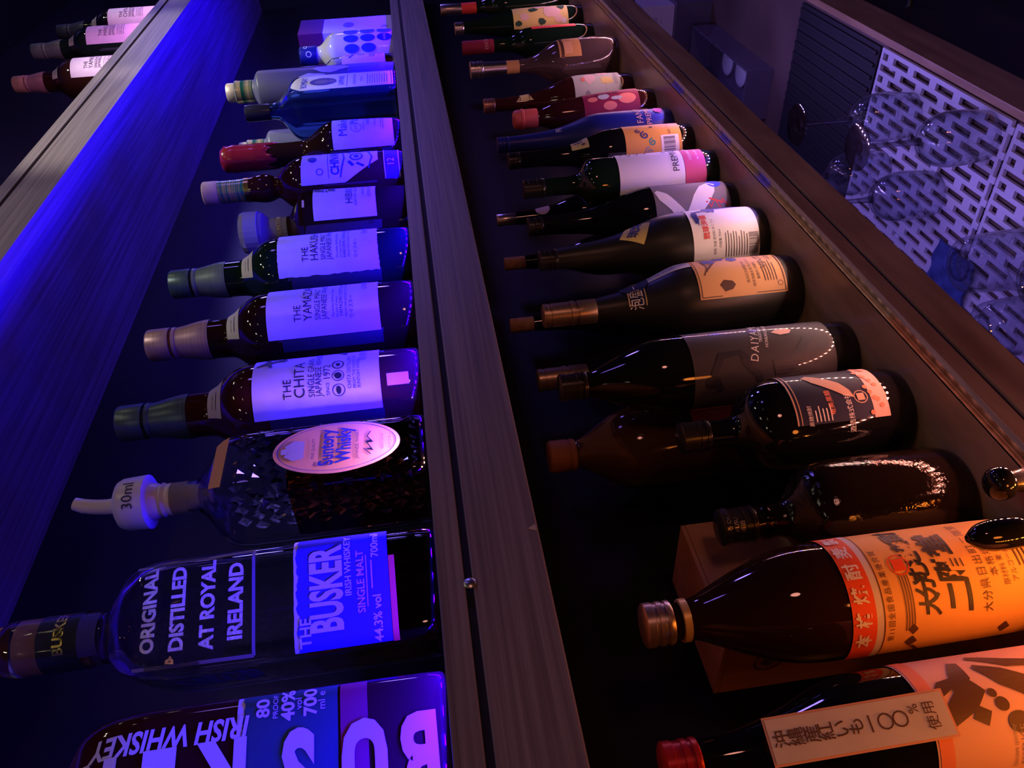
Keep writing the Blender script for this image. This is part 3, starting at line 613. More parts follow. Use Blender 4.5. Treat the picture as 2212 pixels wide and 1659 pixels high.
tb.patch('tag_border', -.0140, .0140, .1455, .2585, M['salmon'], parent=tg, off=.0, nz=2, step=.005)
tb.ink([('t', c, .0008, .2495-i*.0092, .0105, dict(bold=.01)) for i, c in enumerate('沖縄産紅いも一〇〇')]+[('t', '%', .005, .1670, .0085), ('t', '使用', 0, .1575, .0085)], M['ink_brown'], tg, off=.0012)

# big orange label with red band
b = Bot('shochu_bottle', 'dark brown shochu bottle with orange label, red band and metal screw cap', .324, .505, ZL1, [(0, .037), (.003, .0422), (.160, .0432), (.182, .0428), (.203, .0395), (.228, .0308), (.249, .0218), (.261, .0160), (.271, .0138), (.283, .0132)], M['glass_brown'], group='shochu bottles')
b.cap('cap', RINGCAP(.2815, .3025, .0162), mat('warm metal cap', (.62, .50, .44), .3, .9)); b.cap('cap_ring', [(.2690, .0148), (.2695, .0158), (.2745, .0156), (.275, .0146)], M['gold_ink'])
lb = b.patch('label', -.082, .066, .010, .164, M['amberlbl'], step=.002)
rb = b.patch('red_band', -.082, .066, .1465, .1642, M['redband'], parent=lb, off=.0008, step=.002); b.patch('white_stripe', -.082, .066, .1415, .1465, M['paper'], parent=lb, off=.0008, step=.002); b.ink([('l', -.082, .066, .1408, .0009)], M['ink_brown'], lb, 'stripe')
b.ink([('t', c, -.058+i*.0165, .1553, .0125, dict(bold=.02)) for i, c in enumerate('本格焼酎麦製')], M['ink_white'], lb, off=.0014)
br_ = dict(bold=.028, shear=.12)
b.ink([('t', c, -.038+i*.0118, .1050+i*.0012, .0165, br_) for i, c in enumerate('大分むぎ焼酎')]+[('t', c, -.036+i*.0205, .0815+i*.0022, .0225, br_) for i, c in enumerate('二階堂')], M['ink'], lb, 'brush_writing')
b.ink([('t', '大分県日出町二階堂', -.012, .0625, .0078, dict(space=1.15)), ('t', '第11回全国食品産業優良賞', -.028, .1350, .0052, dict(space=1.2)), ('t', '本格焼酎', -.010, .0535, .0070, dict(space=1.2)), ('t', '原材料 麦 麦こうじ', -.010, .0460, .0052), ('t', 'アルコール分25度', -.010, .0390, .0052)]
      + fine(-.02, .03, .033, 6, .0035, .0009)+[('l', -.055, -.015, z, .0007) for z in (.1245, .1225, .1205, .1185)]+[('p', [(-.072, .119), (-.066, .1235), (-.060, .119), (-.066, .1145)]), ('p', [(-.059, .119), (-.0545, .1225), (-.050, .119), (-.0545, .1155)]), ('p', [(-.080, .112), (-.072, .118), (-.071, .116), (-.079, .109)]),
        ('p', [(-.072, .048), (-.066, .0525), (-.060, .048), (-.066, .0435)])], M['ink_brown'], lb, 'print')
b.ink(ringp(-.008, .121, .0078, .0010)+[('p', [(-.0125, .1165), (-.0035, .1165), (-.0035, .1255), (-.0125, .1255)])], M['redband'], lb, 'round_seal')
# card box standing behind it
t = thing('card_box', 'plain brown card box standing behind the orange-labelled bottle', 'box', (.408, .618, ZL1))
obj('body', boxm(-.062, .062, -.042, .042, 0, .216, bev=.001), M['card'], t); obj('lid_flap', boxm(-.062, .062, -.042, .042, .2163, .2205, bev=.0008), M['card'], t)
bx.pos = lambda s_, z, off=0.: Vector((-.062-off, -s_, z)); bx.root = t; bx.ink(ringp(0, .178, .013, .0016)+[disc(0, .178, .006)], M['ink_brown'], t, 'round_stamp')

# hammered brown bottle
b = Bot('shochu_bottle', 'squat hammered brown glass bottle with black lettered cap and no label', .418, .522, ZL1, [(0, .040), (.004, .0450), (.060, .0462), (.105, .0462), (.122, .0445), (.134, .0390), (.143, .0260), (.150, .0165), (.157, .0140), (.172, .0132), (.180, .0135)], M['glass_ham'], n=64)
b.cap('neck_ring', [(.166, .0148), (.1675, .0155), (.1705, .0155), (.172, .0148)], M['glass_amber'])
c = b.cap('cap', RINGCAP(.179, .209, .0158), M['cap_black']); b5 = Bot.__new__(Bot); b5.sec = None; b5.prof = [(.1, .0158), (.3, .0158)]; b5.rref = .0158; b5.root = b.root
b5.ink([('t', 'まさひろ OK-FNZ', -.010, .2045, .0048), ('t', 'KUSU', -.010, .1985, .0048), ('t', '原酒', -.012, .193, .0048)], M['silver'], c, off=.0007)
# round shoulder, dark map label
b = Bot('shochu_bottle', 'round-shouldered black bottle with dark label showing a tan island map', .521, .512, ZL1, [(0, .040), (.004, .0445), (.111, .0458), (.126, .0448), (.140, .0405), (.150, .0310), (.1555, .0200), (.160, .0145), (.170, .0132), (.186, .0126)], M['glass_black'], group='shochu bottles')
b.cap('cap', RINGCAP(.1845, .212, .0150), M['cap_black'])
lb = b.patch('label', -.039, .060, .028, .117, M['navy'], step=.002)
b.ink([('p', [(-.0385, .1150), (.0595, .1150), (.0595, .1165), (-.0385, .1165)]), ('p', [(-.0385, .1115), (.0595, .1115), (.0595, .1125), (-.0385, .1125)])], M['tan'], lb, 'border')
b.ink([('p', [(-.018, .058), (-.0155, .066), (-.006, .078), (.004, .090), (.014, .096), (.018, .090), (.010, .078), (.000, .066), (-.010, .060)])], M['tan'], lb, 'island_map')
b.patch('flower_band', -.039, .060, .028, .043, M['rose'], parent=lb, off=.0008)
b.ink([disc(-.034+(k*.0137) % .09, .0445-(k*7 % 5)*.0025, .0022) for k in range(20)], M['coral'], lb, 'blossoms', off=.0013)
b.ink([('t', '奄美黒糖', -.020, .0815, .0062)], M['coral'], lb); b.ink(ringp(-.018, .052, .0065, .0008)+[('p', [(-.0215, .0485), (-.0145, .0485), (-.0145, .0555), (-.0215, .0555)])], M['tan'], lb, 'seal')
b.ink([('t', '酒造株式会社', -.0315, .0645, .0062, dict(rot=0)), ('t', '黒糖焼酎', -.031, .1030, .0048)]+fine(-.037, -.022, .098, 5, .0036, .0012), M['ink_white'], lb, 'small_print')
# smoky big bottle with brown cap behind
b = Bot('shochu_bottle', 'smoky broad bottle with brown cap in the back row', .621, .615, ZL1, [(0, .040), (.004, .0455), (.205, .0470), (.228, .0462), (.246, .0405), (.262, .0295), (.276, .0205), (.288, .0150), (.292, .0145)], M['glass_dim'])
b.cap('cap', [(.2900, .0172), (.2925, .0182), (.296, .0182), (.2965, .0172), (.299, .0172), (.2995, .0182), (.318, .0182), (.320, .0165)], M['cap_brown']); b.patch('label', -.030, .040, .070, .165, M['pink'])
# grey label, gold-streak shoulders
b = Bot('shochu_bottle', 'slender black bottle with dark grey label of flowing brush shapes', .620, .516, ZL1, [(0, .034), (.004, .0392), (.178, .0405), (.199, .0405), (.216, .0375), (.238, .0295), (.257, .0208), (.272, .0145), (.282, .0125)], M['glass_black'], group='shochu bottles')
b.cap('cap', RINGCAP(.2805, .309, .0145), M['cap_black'])
lb = b.patch('label', -.080, .066, .028, .178, M['dgrey'], step=.002)
b.ink([stroke([(-.058, .150), (-.040, .158), (-.022, .148), (-.020, .128), (-.034, .118)], [.003, .0035, .004, .003, .006]), stroke([(-.064, .105), (-.044, .112), (-.030, .128)], [.001, .004, .001]), disc(-.048, .160, .006, .007), stroke([(-.040, .095), (-.038, .080), (-.028, .066), (-.012, .055), (-.004, .040)], [.008, .009, .006, .004, .003])], M['ink'], lb, 'brush_shapes')
b.ink([('t', 'DAIYAME', -.004, .1075, .0115, dict(space=1.25, rot=-.25)), ('t', 'TRADITIONAL', .003, .0995, .0046, dict(rot=-.25)), ('t', 'HONKAKU SHOCHU', .003, .0935, .0046, dict(rot=-.25))], M['ink_white'], lb)
b.ink([('p', [(.002, .066), (.006, .071), (.005, .082), (.001, .088), (-.004, .080), (-.003, .070)])], M['rose'], lb, 'leaf_mark')
# gold sleeve bottle and its neighbour behind
GS = lambda z0, z1: [(z0, .0140), (z0+.001, .0146), (z0+.022, .0146), (z0+.0225, .0136), (z0+.026, .0136), (z0+.0265, .0150), (z0+.031, .0150), (z0+.0315, .0142), (z1-.010, .0142), (z1-.0095, .0136), (z1-.007, .0136), (z1-.0065, .0142), (z1-.001, .0142), (z1, .0125)]
b = Bot('awamori_bottle', 'matte black bottle with dull gold cap sleeve and copper label', .759, .520, ZL1, [(0, .039), (.004, .0442), (.110, .0455), (.139, .0440), (.158, .0370), (.178, .0285), (.206, .0200), (.236, .0148), (.245, .0140)], M['glass_matte'], group='awamori bottles')
b.cap('cap_sleeve', GS(.238, .302), M['sleeve_gold'])
lb = b.patch('label', -.045, .052, .022, .126, M['bronze'], step=.002, label='copper coloured label')
b.ink([('l', -.043, .050, .0245, .0010), ('l', -.043, .050, .1235, .0010), ('p', [(-.0432, .0245), (-.0422, .0245), (-.0422, .1235), (-.0432, .1235)]), ('t', 'VINTAGE', .012, .0445, .0120, dict(rot=0)), ('t', 'GOLD', .012, .0335, .0075)]+[('t', '第四回泡盛鑑評会', -.014, .067, .0042), ('t', '琉球泡盛古酒 株式会社', -.014, .0605, .0042), ('t', '製造元 沖縄県', -.014, .054, .0042)]+fine(-.030, .004, .047, 5, .0034, .0009)+ringp(-.034, .030, .0032, .0007), M['ink_brown'], lb)
b.ink([('p', [(-.038, .096), (-.030, .101), (-.024, .096), (-.026, .086), (-.031, .083), (-.036, .087)])]+[stroke([(-.016+k*.005, .116-k*.004), (-.004+k*.006, .110-k*.006), (.010+k*.006, .112-k*.008)], .0005) for k in range(6)], M['ink_brown'], lb, 'crest')
b.ink([blot(.010, .105, .007, .010, 21), blot(.020, .090, .010, .008, 22), blot(.012, .076, .008, .007, 23), blot(.026, .108, .006, .008, 24)], M['ink_blue'], lb, 'lion_print')
nl = b.patch('neck_label', -.044, .058, .1830, .2035, M['navy'], step=.002); b.ink([('l', -.044, .058, .1838, .0013), ('l', -.044, .058, .2027, .0013)], M['gold_ink'], nl, 'border'); b.ink([('t', '泡盛', -.0265, .1932, .0175, dict(sx=1.5))], M['ink_white'], nl)
rd = b.patch('round_label', -.012, .040, .176, .2105, M['navy'], fn=oval, off=.0012, step=.002); b.ink([('t', 'ゴールド', .012, .1935, .0120, dict(sx=1.4)), ], M['gold_ink'], rd, off=.0018)
st = b.patch('paper_strip', .004, .026, .1265, .178, M['paper'], nz=14, step=.002); b.ink([('t', c, .015, .171-i*.0078, .0085, dict(sx=1.2)) for i, c in enumerate('琉球泡盛古酒')], M['ink_blue'], st)
b = Bot('awamori_bottle', 'gold-sleeved bottle half hidden behind the slender grey-label bottle', .752, .610, ZL1, [(0, .032), (.004, .0365), (.130, .0370), (.165, .0330), (.200, .0220), (.236, .0145), (.250, .0132)], M['glass_black'], group='awamori bottles'); b.cap('cap_sleeve', GS(.248, .3105), M['sleeve_gold'])
# black bottle with bar-code label and yellow square sticker
b = Bot('awamori_bottle', 'matte black bottle with white bar-code label and yellow diamond sticker', .863, .506, ZL1, [(0, .038), (.004, .0425), (.097, .0438), (.126, .0425), (.148, .0365), (.168, .0290), (.190, .0225), (.215, .0180), (.246, .0150), (.268, .0125)], M['glass_matte'], group='awamori bottles')
b.cap('cap', RINGCAP(.2655, .289, .0132), M['cap_black'])
lb = b.patch('label', -.068, .040, .016, .101, M['paper_white'], step=.002)
b.ink([('t', '琉球泡盛', -.022, .083, .0090, dict(bold=.02))], M['ink_red'], lb, 'red_title')
b.ink([('t', '品目 泡盛 原材料 米こうじ', -.036, .0740, .0040), ('t', '内容量 720ml', -.040, .0670, .0040)]+fine(-.064, -.030, .0600, 9, .0034, .0009)+[('l', -.064+k*.0016, -.064+k*.0016+random.choice((.0005, .0009)), .0245, .012) for k in range(18)]+[('t', '4 989', -.049, .0170, .0030)], M['ink'], lb)
b.ink([blot(-.006, .092, .016, .004, 31), blot(.010, .070, .010, .010, 32), stroke([(.004, .09), (.014, .06), (.02, .03)], .002)], M['ink_blue'], lb, 'blue_brush')
def dia(u, v): x, y = u*2-1, v*2-1; return .5+.5*(x*.80+y*.42), .5+.5*(y*.80-x*.42)
sk = b.patch('square_sticker', -.030, .022, .150, .184, M['yellow'], fn=dia, nz=16, step=.003); b.ink([('t', '琉球', .000, .166, .0150, dict(sx=1.3, bold=.02, rot=-.35))], M['ink_blue'], sk)
# dark bottle with pale brush V label
b = Bot('sake_bottle', 'black bottle with grey label marked by a pale brush V', .962, .510, ZL1, [(0, .033), (.004, .0375), (.110, .0390), (.127, .0385), (.151, .0325), (.175, .0238), (.200, .0170), (.235, .0140), (.270, .0125)], M['glass_black'], group='sake bottles')
b.cap('cap', RINGCAP(.2675, .288, .0132), M['cap_black'])
lb = b.patch('label', -.070, .055, .014, .118, M['grey'], step=.002)
b.ink([stroke([(-.008, .114), (-.018, .106), (-.034, .092), (-.048, .082), (-.060, .077)], [.003, .0075, .0065, .0080, .006]), stroke([(-.058, .076), (-.044, .066), (-.026, .054), (-.010, .043), (.002, .034)], [.006, .0090, .0115, .0110, .005])], M['ink_white'], lb, 'brush_mark')
b.ink([stroke([(-.030, .048), (-.038, .042), (-.028, .036), (-.040, .030), (-.028, .026), (-.038, .018)], .0013), stroke([(-.026, .044), (-.034, .024)], .0012)], M['ink_red'], lb, 'red_scribble')
b.ink([disc(.004, .030, .012, .010)], M['dots'], lb, 'blue_spot')
# white label with pink foot band, square shoulder
b = Bot('wine_bottle', 'square-shouldered black bottle with large white label and magenta foot band', 1.046, .494, ZL1, [(0, .031), (.004, .0345), (.150, .0352), (.176, .0352), (.186, .0335), (.193, .0260), (.199, .0165), (.206, .0135), (.225, .0128), (.253, .0125)], M['glass_green'], sharp=(), group='wine bottles')
b.cap('cap', RINGCAP(.2505, .281, .0138), M['cap_black'])
lb = b.patch('label', -.066, .050, .052, .147, M['paper_white'], step=.002); fbn = b.patch('foot_band', -.066, .050, .0205, .0515, M['pink'], step=.002)
b.ink([stroke([(.006, .140), (.010, .132), (.000, .128), (.012, .122), (.002, .116), (.014, .110), (.004, .104), (.016, .098)], .0012), stroke([(.016, .135), (.018, .105)], .0010), ('t', 'PREMIUM', -.006, .0640, .0135), ('t', 'SP', .004, .0760, .0080)], M['ink'], lb)
b.ink([('t', 'LIQUEUR', -.006, .0420, .0060), ('t', 'alc. 11% 720ml', -.006, .0310, .0040), disc(.010, .045, .0028)], M['ink_white'], fbn)
# orange label with bar code
b = Bot('sake_bottle', 'black bottle with orange label, coloured swirls and white bar code', 1.154, .496, ZL1, [(0, .032), (.004, .0350), (.108, .0360), (.132, .0348), (.146, .0312), (.165, .0245), (.180, .0185), (.198, .0148), (.235, .0128), (.272, .0120)], M['glass_black'], group='sake bottles')
b.cap('cap', RINGCAP(.2695, .288, .0130), M['cap_black'])
lb = b.patch('label', -.064, .044, .022, .110, M['orange'], step=.002)
def swirl(cx, cz, r): return [stroke([(cx+r*(1-t/14)*math.cos(t*.75), cz+r*(1-t/14)*math.sin(t*.75)) for t in range(13)], r*.16)]
b.ink(swirl(-.020, .079, .0070)+swirl(-.012, .088, .0045), M['ink_blue'], lb, 'swirl_print'); b.ink(swirl(-.032, .068, .0062), M['teal'], lb, 'swirl_print'); b.ink(swirl(-.046, .074, .0075)+swirl(-.050, .060, .003), M['ink_grey'], lb, 'swirl_print')
b.ink([('t', 'お酒', -.054, .100, .0055), disc(-.003, .066, .002, .003)]+[('t', '品目 リキュール', -.004, .0400, .0045, dict(rot=0))], M['ink_brown'], lb)
bc = b.patch('bar_code', -.060, -.022, .027, .055, M['paper_white'], parent=lb, off=.0009); b.ink([('l', -.057+k*.0019, -.057+k*.0019+random.choice((.0006, .0011)), .042, .018) for k in range(17)], M['ink'], bc, off=.0014)
sk = b.patch('square_sticker', -.026, .018, .164, .190, M['yellow'], nz=12, step=.003); b.ink([('t', '祝', .000, .178, .0150, dict(sx=1.2)), disc(-.014, .172, .003)], M['ink_brown'], sk)
# matte blue bottle
b = Bot('sake_bottle', 'matte deep blue bottle with copper lettering near its foot', 1.255, .510, ZL1, [(0, .034), (.004, .0370), (.116, .0380), (.137, .0355), (.160, .0278), (.180, .0215), (.205, .0165), (.235, .0140), (.275, .0122)], M['matte_blue'], group='sake bottles')
b.cap('cap', RINGCAP(.2735, .293, .0130), M['matte_blue'])
b.ink([('t', 'FANTA', -.006, .058, .0150), ('t', 'PREMIUM', -.006, .043, .0130)], M['bronze'], b.root); b.ink([('t', 'PR', -.012, .190, .0150)], M['ink_white'], b.root, off=.0014)
b.ink([blot(.0, .024, .012, .008, 41)], M['pink'], b.root, 'crest_print')
# coral wax bottle
b = Bot('liqueur_bottle', 'plump dark bottle with coral wax top and peach printed label', 1.362, .510, ZL1, [(0, .032), (.004, .0358), (.070, .0355), (.120, .0310), (.160, .0268), (.178, .0240), (.192, .0185), (.202, .0145), (.212, .0138)], M['glass_redbrown'])
b.cap('wax_top', [(.208, .0162), (.210, .0168), (.232, .0166), (.233, .0178), (.237, .0178), (.238, .0168), (.244, .0166), (.249, .0150), (.2515, .0100)], M['cap_coral'])
lb = b.patch('label', -.050, .030, .030, .128, M['maroon'], step=.002)
b.ink([disc(-.020, .052, .011, .016), disc(-.032, .083, .008, .012), disc(-.016, .112, .006, .009)], M['coral'], lb, 'peach_print'); b.ink([disc(-.012, .092, .007, .010), disc(-.018, .070, .004, .010)], M['mint'], lb, 'leaf_print'); b.ink([('t', c, -.004, .104-i*.0115, .0100) for i, c in enumerate('ももの酒')], M['ink'], lb)
# plum liqueur with green paper
b = Bot('liqueur_bottle', 'dark plum liqueur bottle with pale green label and yellow neck ribbon', 1.508, .533, ZL1, [(0, .037), (.004, .0412), (.094, .0422), (.118, .0410), (.143, .0330), (.165, .0240), (.190, .0160), (.225, .0128), (.268, .0118)], M['glass_redbrown'])
b.cap('cap', RINGCAP(.2665, .288, .0138), mat('copper cap', (.55, .33, .24), .35, .9))
lb = b.patch('label', -.062, .050, .026, .116, M['mint'], step=.002)
b.ink([blot(-.010, .085, .016, .012, 51), blot(.006, .06, .012, .012, 52)], M['flower'], lb, 'flower_print'); b.ink([blot(-.020, .052, .010, .014, 53)], M['yellow'], lb, 'fruit_print'); b.ink([disc(-.014, .098, .006, .004)], M['coral'], lb, 'seal')
b.ink([('t', '梅のリキュール', -.046, .056, .0062), ('p', [(-.050, .092), (-.044, .098), (-.038, .092), (-.044, .086)])]+fine(-.03, .01, .038, 3), M['ink_grey'], lb)
sk = b.patch('ribbon', -.040, .050, .196, .222, M['yellow'], fn=lambda u, v: (u, .5+(v-.5)*(.72+.55*(2*u-1)**2)), nz=8); b.ink([('l', -.036, .046, .2000, .0012), ('l', -.036, .046, .2180, .0012)], M['ink_brown'], sk, 'border')
# clear rose bottle with gold label
b = Bot('liqueur_bottle', 'clear rosy bottle with flared silver neck and ochre label', 1.634, .503, ZL1, [(0, .040), (.003, .0440), (.110, .0450), (.122, .0430), (.140, .0345), (.158, .0230), (.176, .0150), (.200, .0122), (.225, .0120), (.245, .0122)], M['glass_pink'], shell=.003)
b.liquid(.065, M['whisky_dark']); b.cap('neck_foil', [(.226, .0128), (.250, .0132), (.275, .0145)], M['silver']); b.cap('neck_band', [(.200, .0128), (.226, .0130)], M['ochre']); b.cap('cap', RINGCAP(.2735, .300, .0168), M['silver'])
lb = b.patch('label', -.046, .052, .078, .122, M['ochre'], step=.002); b.ink([('p', [(-.040, .095), (-.010, .095), (-.010, .112), (-.040, .112)])], M['bronze'], lb, 'print'); lb2 = b.patch('paper_band', .010, .052, .040, .128, M['paper'], off=.0009); b.ink(fine(.014, .046, .11, 5), M['ink_brown'], lb2)
b.patch('bell_tag', .026, .046, .030, .058, M['rose'], fn=oval, off=.004)
# red capsule wine
b = Bot('wine_bottle', 'dark bottle with maroon lettered capsule and red label', 1.850, .520, ZL1, [(0, .031), (.004, .0335), (.123, .0340), (.157, .0322), (.174, .0230), (.186, .0172), (.205, .0145), (.240, .0135)], M['glass_green'], group='wine bottles')
b.cap('capsule', [(.226, .0142), (.228, .0148), (.293, .0150), (.297, .0142)], M['maroon']); b6 = Bot.__new__(Bot); b6.sec = None; b6.prof = [(.1, .0149), (.3, .0149)]; b6.rref = .0149; b6.root = b.root
b6.ink([('t', 'ENTE', -.012, .243, .0110)], M['rose'], b.root, 'capsule_lettering', off=.0006); lb = b.patch('label', -.010, .048, .040, .140, M['ink_red'], step=.002); b.ink(fine(-.006, .03, .12, 5, .006, .0015), M['rose'], lb)
# flower label bottle
b = Bot('liqueur_bottle', 'bottle with yellow label printed with white blossoms and green leaves', 1.974, .510, ZL1, [(0, .031), (.004, .0335), (.150, .0340), (.170, .0318), (.196, .0268), (.225, .0208), (.255, .0160), (.284, .0135)], M['glass_green'])
b.cap('cap', RINGCAP(.2815, .303, .0145), M['silver']); lb = b.patch('label', -.056, .050, .036, .166, M['yellow'], step=.002)
b.ink([blot(-.018, .075, .018, .022, 61), blot(.004, .100, .014, .018, 62), blot(-.038, .058, .010, .012, 63), blot(-.030, .140, .010, .012, 65)], M['flower'], lb, 'blossom_print'); b.ink([blot(-.012, .118, .008, .012, 71), blot(-.006, .050, .010, .010, 72), blot(-.042, .100, .008, .010, 73), blot(-.044, .155, .007, .008, 74)], M['leaf'], lb, 'leaf_print')
b.ink([disc(-.044, .046, .006)], M['paper_white'], lb, 'round_mark')
# silver and red necked bottle, farthest
b = Bot('wine_bottle', 'farthest bottle on lower shelf with silver cap and red neck band', 2.155, .510, ZL1, [(0, .032), (.004, .0352), (.160, .0360), (.190, .0290), (.210, .0190), (.228, .0135), (.262, .0125)], M['glass_green'], group='wine bottles')
b.cap('capsule', [(.270, .0130), (.272, .0136), (.320, .0142), (.3235, .0132)], M['silver']); b.cap('neck_band', [(.228, .0138), (.271, .0133)], M['ink_red'])
# back row: only caps and necks show
BR = [(0, .029), (.004, .0325), (.165, .0330), (.195, .0270), (.225, .0165), (.260, .0120), (.292, .0105)]
for lab, X, Y, h, mm, cm, st_ in (('dark bottle with silver stopper in the back row behind white-labelled bottle', 1.185, .610, .307, 'glass_black', 'silver', .232), ('dark bottle with light cork stopper in the back row behind diamond-sticker bottle', 1.044, .612, .313, 'glass_black', 'cork', .236), ('dark bottle with dull cork in the back row beside the gold sleeve', .879, .612, .327, 'glass_black', 'cork', None)):
    b = Bot('sake_bottle', lab, X, Y, ZL1, [(z*(h-.032)/.292, r) for z, r in BR], M[mm], group='back row bottles')
    b.cap('stopper', [(h-.034, .0085), (h-.032, .0098), (h-.018, .0098), (h-.0175, .0092), (h-.017, .0100), (h-.001, .0100), (h, .0092)], M[cm])
    if st_: b.patch('neck_sticker', -.030, .020, st_-.014, st_+.010, M['paper_grey'], fn=oval)
# glossy black ball stoppers standing at the shelf edge
for lab, X, Y, h, r in (('black rounded stopper standing in front of the orange label', .3130, .4385, .0785, .0115), ('dark glass rounded stopper near the edge of lower shelf', .3600, .4415, .0330, .0130)):
    t = thing('ball_stopper', lab, 'stopper', (X, Y, ZL1), 0, 'stoppers at the shelf edge')
    obj('knob', lathe(dense([(h*.45, r*.7), (h*.5, r*.95), (h*.72, r), (h*.9, r*.8), (h, r*.25)]), 32), M['glass_black'], t, smooth=50)
    obj('stem', lathe([(0, r*.75), (h*.12, r*.7), (h*.46, r*.55)], 24), M['cap_black'], t, smooth=40)

# warm clip lamp on the shelf edge
t = thing('clip_lamp', 'small warm orange globe lamp clipped to the edge of lower shelf', 'lamp', (.075, YF, ZL0))
obj('clip', boxm(-.02, .02, -.008, .03, -.006, -.001, bev=.001), M['cap_black'], t); obj('clip_jaw', boxm(-.02, .02, -.008, -.001, -.006, .03, bev=.001), M['cap_black'], t)
obj('arm', tube([(0, -.006, .005), (0, -.04, -.005), (0, -.09, .010), (0, -.13, .025)], .004), M['cap_black'], t, smooth=40)
obj('shade', lathe(dense([(.018, .016), (.020, .026), (.045, .036), (.070, .034), (.085, .024), (.090, .010)]), 32, yo=-.14), mat('glowing orange glass', (.9, .35, .05), .3, emit=(1., .24, .03), strength=16.), t, smooth=60)

# ================================================================== drying mats, glasses and odds and ends below
def mat_tile(label, x0, x1, y0, y1):
    t = thing('drying_mat', label, 'mat', ((x0+x1)/2, (y0+y1)/2, ZC), 0, 'interlocking drying mats'); hx, hy = (x1-x0)/2-.001, (y1-y0)/2-.001
    n = 16; pitch = 2*hy/n; sl = .0105; px = .0622; gap = .0172
    bar = boxm(-hx, hx, -(pitch-sl)/2, (pitch-sl)/2, 0, .006, bev=.0006)
    me = bpy.data.meshes.new('bar'); bar.to_mesh(me); bar.free()
    for j in range(n+1): obj('bar', me, M['mat_plastic'], t, loc=(0, -hy+j*pitch, 0))
    br = bpy.data.meshes.new('bridge'); bm = boxm(-gap/2, gap/2, -sl/2-.0006, sl/2+.0006, 0, .0056); bm.to_mesh(br); bm.free()
    ed = bpy.data.meshes.new('bridge'); bm = boxm(-.003, .003, -sl/2-.0006, sl/2+.0006, 0, .0056); bm.to_mesh(ed); bm.free()
    for j in range(n):
        x = -hx+(px*.5 if j % 2 else px)
        for e in (-hx+.003, hx-.003): obj('bridge', ed, M['mat_plastic'], t, loc=(e, -hy+(j+.5)*pitch, 0))
        while x < hx-.012: obj('bridge', br, M['mat_plastic'], t, loc=(x, -hy+(j+.5)*pitch, 0)); x += px
    tab = bpy.data.meshes.new('tab'); bm = boxm(-.004, .004, -.005, .005, 0, .0056, bev=.0006); bm.to_mesh(tab); bm.free()
    for j in range(0, n, 2): obj('tab', tab, M['mat_plastic'], t, loc=(-hx-.0035, -hy+(j+.5)*pitch, .0002))
    for k in range(5):
        for q in (-1, 1): obj('foot', boxm(-.006, .006, -.006, .006, -.004, .0001), M['mat_plastic'], t, loc=(-hx+.03+k*(2*hx-.06)/4, q*(hy-.02), 0)) if k % 2 == 0 else None
    t.location.z += .0042
    return t
mat_tile('pale blue slotted plastic drying mat at the far end, under the wine glasses', .929, 1.272, .408, .690)
mat_tile('pale blue slotted plastic drying mat nearer the camera, under the tumblers', .578, .921, .408, .690)
MATZ = ZC+.0102
def wine_glass(label, X, Y, foot, apex, rim, bowl, rf, k):
    t = thing('wine_glass', label, 'wine glass', (X, Y, MATZ), 0, 'upturned wine glasses')
    o = [(0, rim), (bowl*.35, rim*1.13), (bowl*.65, rim*1.12), (bowl*.86, rim*.85), (bowl*.97, rim*.42), (bowl, .006)]; th = .0011
    outer = dense(o); inner = [(z-.0015, max(r-th, .0008)) for z, r in dense([(0.0015, rim), (bowl*.35, rim*1.13), (bowl*.64, rim*1.12), (bowl*.84, rim*.85), (bowl*.94, rim*.42), (bowl*.955, .002)])]
    bm = bmesh.new(); n = 40; R = []
    for z, r in outer+[(z, r) for z, r in []]: R.append([bm.verts.new((r*math.cos(2*PI*q/n), r*math.sin(2*PI*q/n), z)) for q in range(n)])
    I = [[bm.verts.new((r*math.cos(2*PI*q/n), r*math.sin(2*PI*q/n), max(z, 0))) for q in range(n)] for z, r in inner]
    for S in (R, I):
        for a, b in zip(S, S[1:]):
            for q in range(n): bm.faces.new((a[q], a[(q+1) % n], b[(q+1) % n], b[q]))
    for q in range(n): bm.faces.new((R[0][q], I[0][q], I[0][(q+1) % n], R[0][(q+1) % n]))
    bm.faces.new(R[-1]); bm.faces.new(I[-1][::-1]); bmesh.ops.recalc_face_normals(bm, faces=bm.faces)
    obj('bowl', bm, M['glass_thin'], t, smooth=60)
    obj('stem', lathe(dense([(bowl*.985, .0065), (bowl+.008, .0042), (bowl+.03, .0036), (foot-.012, .0036), (foot-.005, .006), (foot-.0025, .012)]), 20), M['glass_foot'], t, smooth=60)
    obj('foot', lathe([(foot-.0035, .012), (foot-.002, rf*.8), (foot-.0022, rf), (foot-.0008, rf), (foot, rf*.9)], 40), M['glass_foot'], t, smooth=40)
    return t
wine_glass('upturned wine glass farthest along the mat with its foot against the dark', 1.150, .476, .190, 0, .034, .100, .032, 0)
wine_glass('upturned wine glass in front with its round foot facing up', .972, .442, .188, 0, .034, .098, .032, 1)
wine_glass('upturned wine glass half hidden behind the brown shelf edge', 1.040, .560, .190, 0, .034, .100, .032, 2)
wine_glass('upturned wine glass beside the dark counter, deepest under the shelf', 1.185, .585, .190, 0, .033, .098, .031, 3)
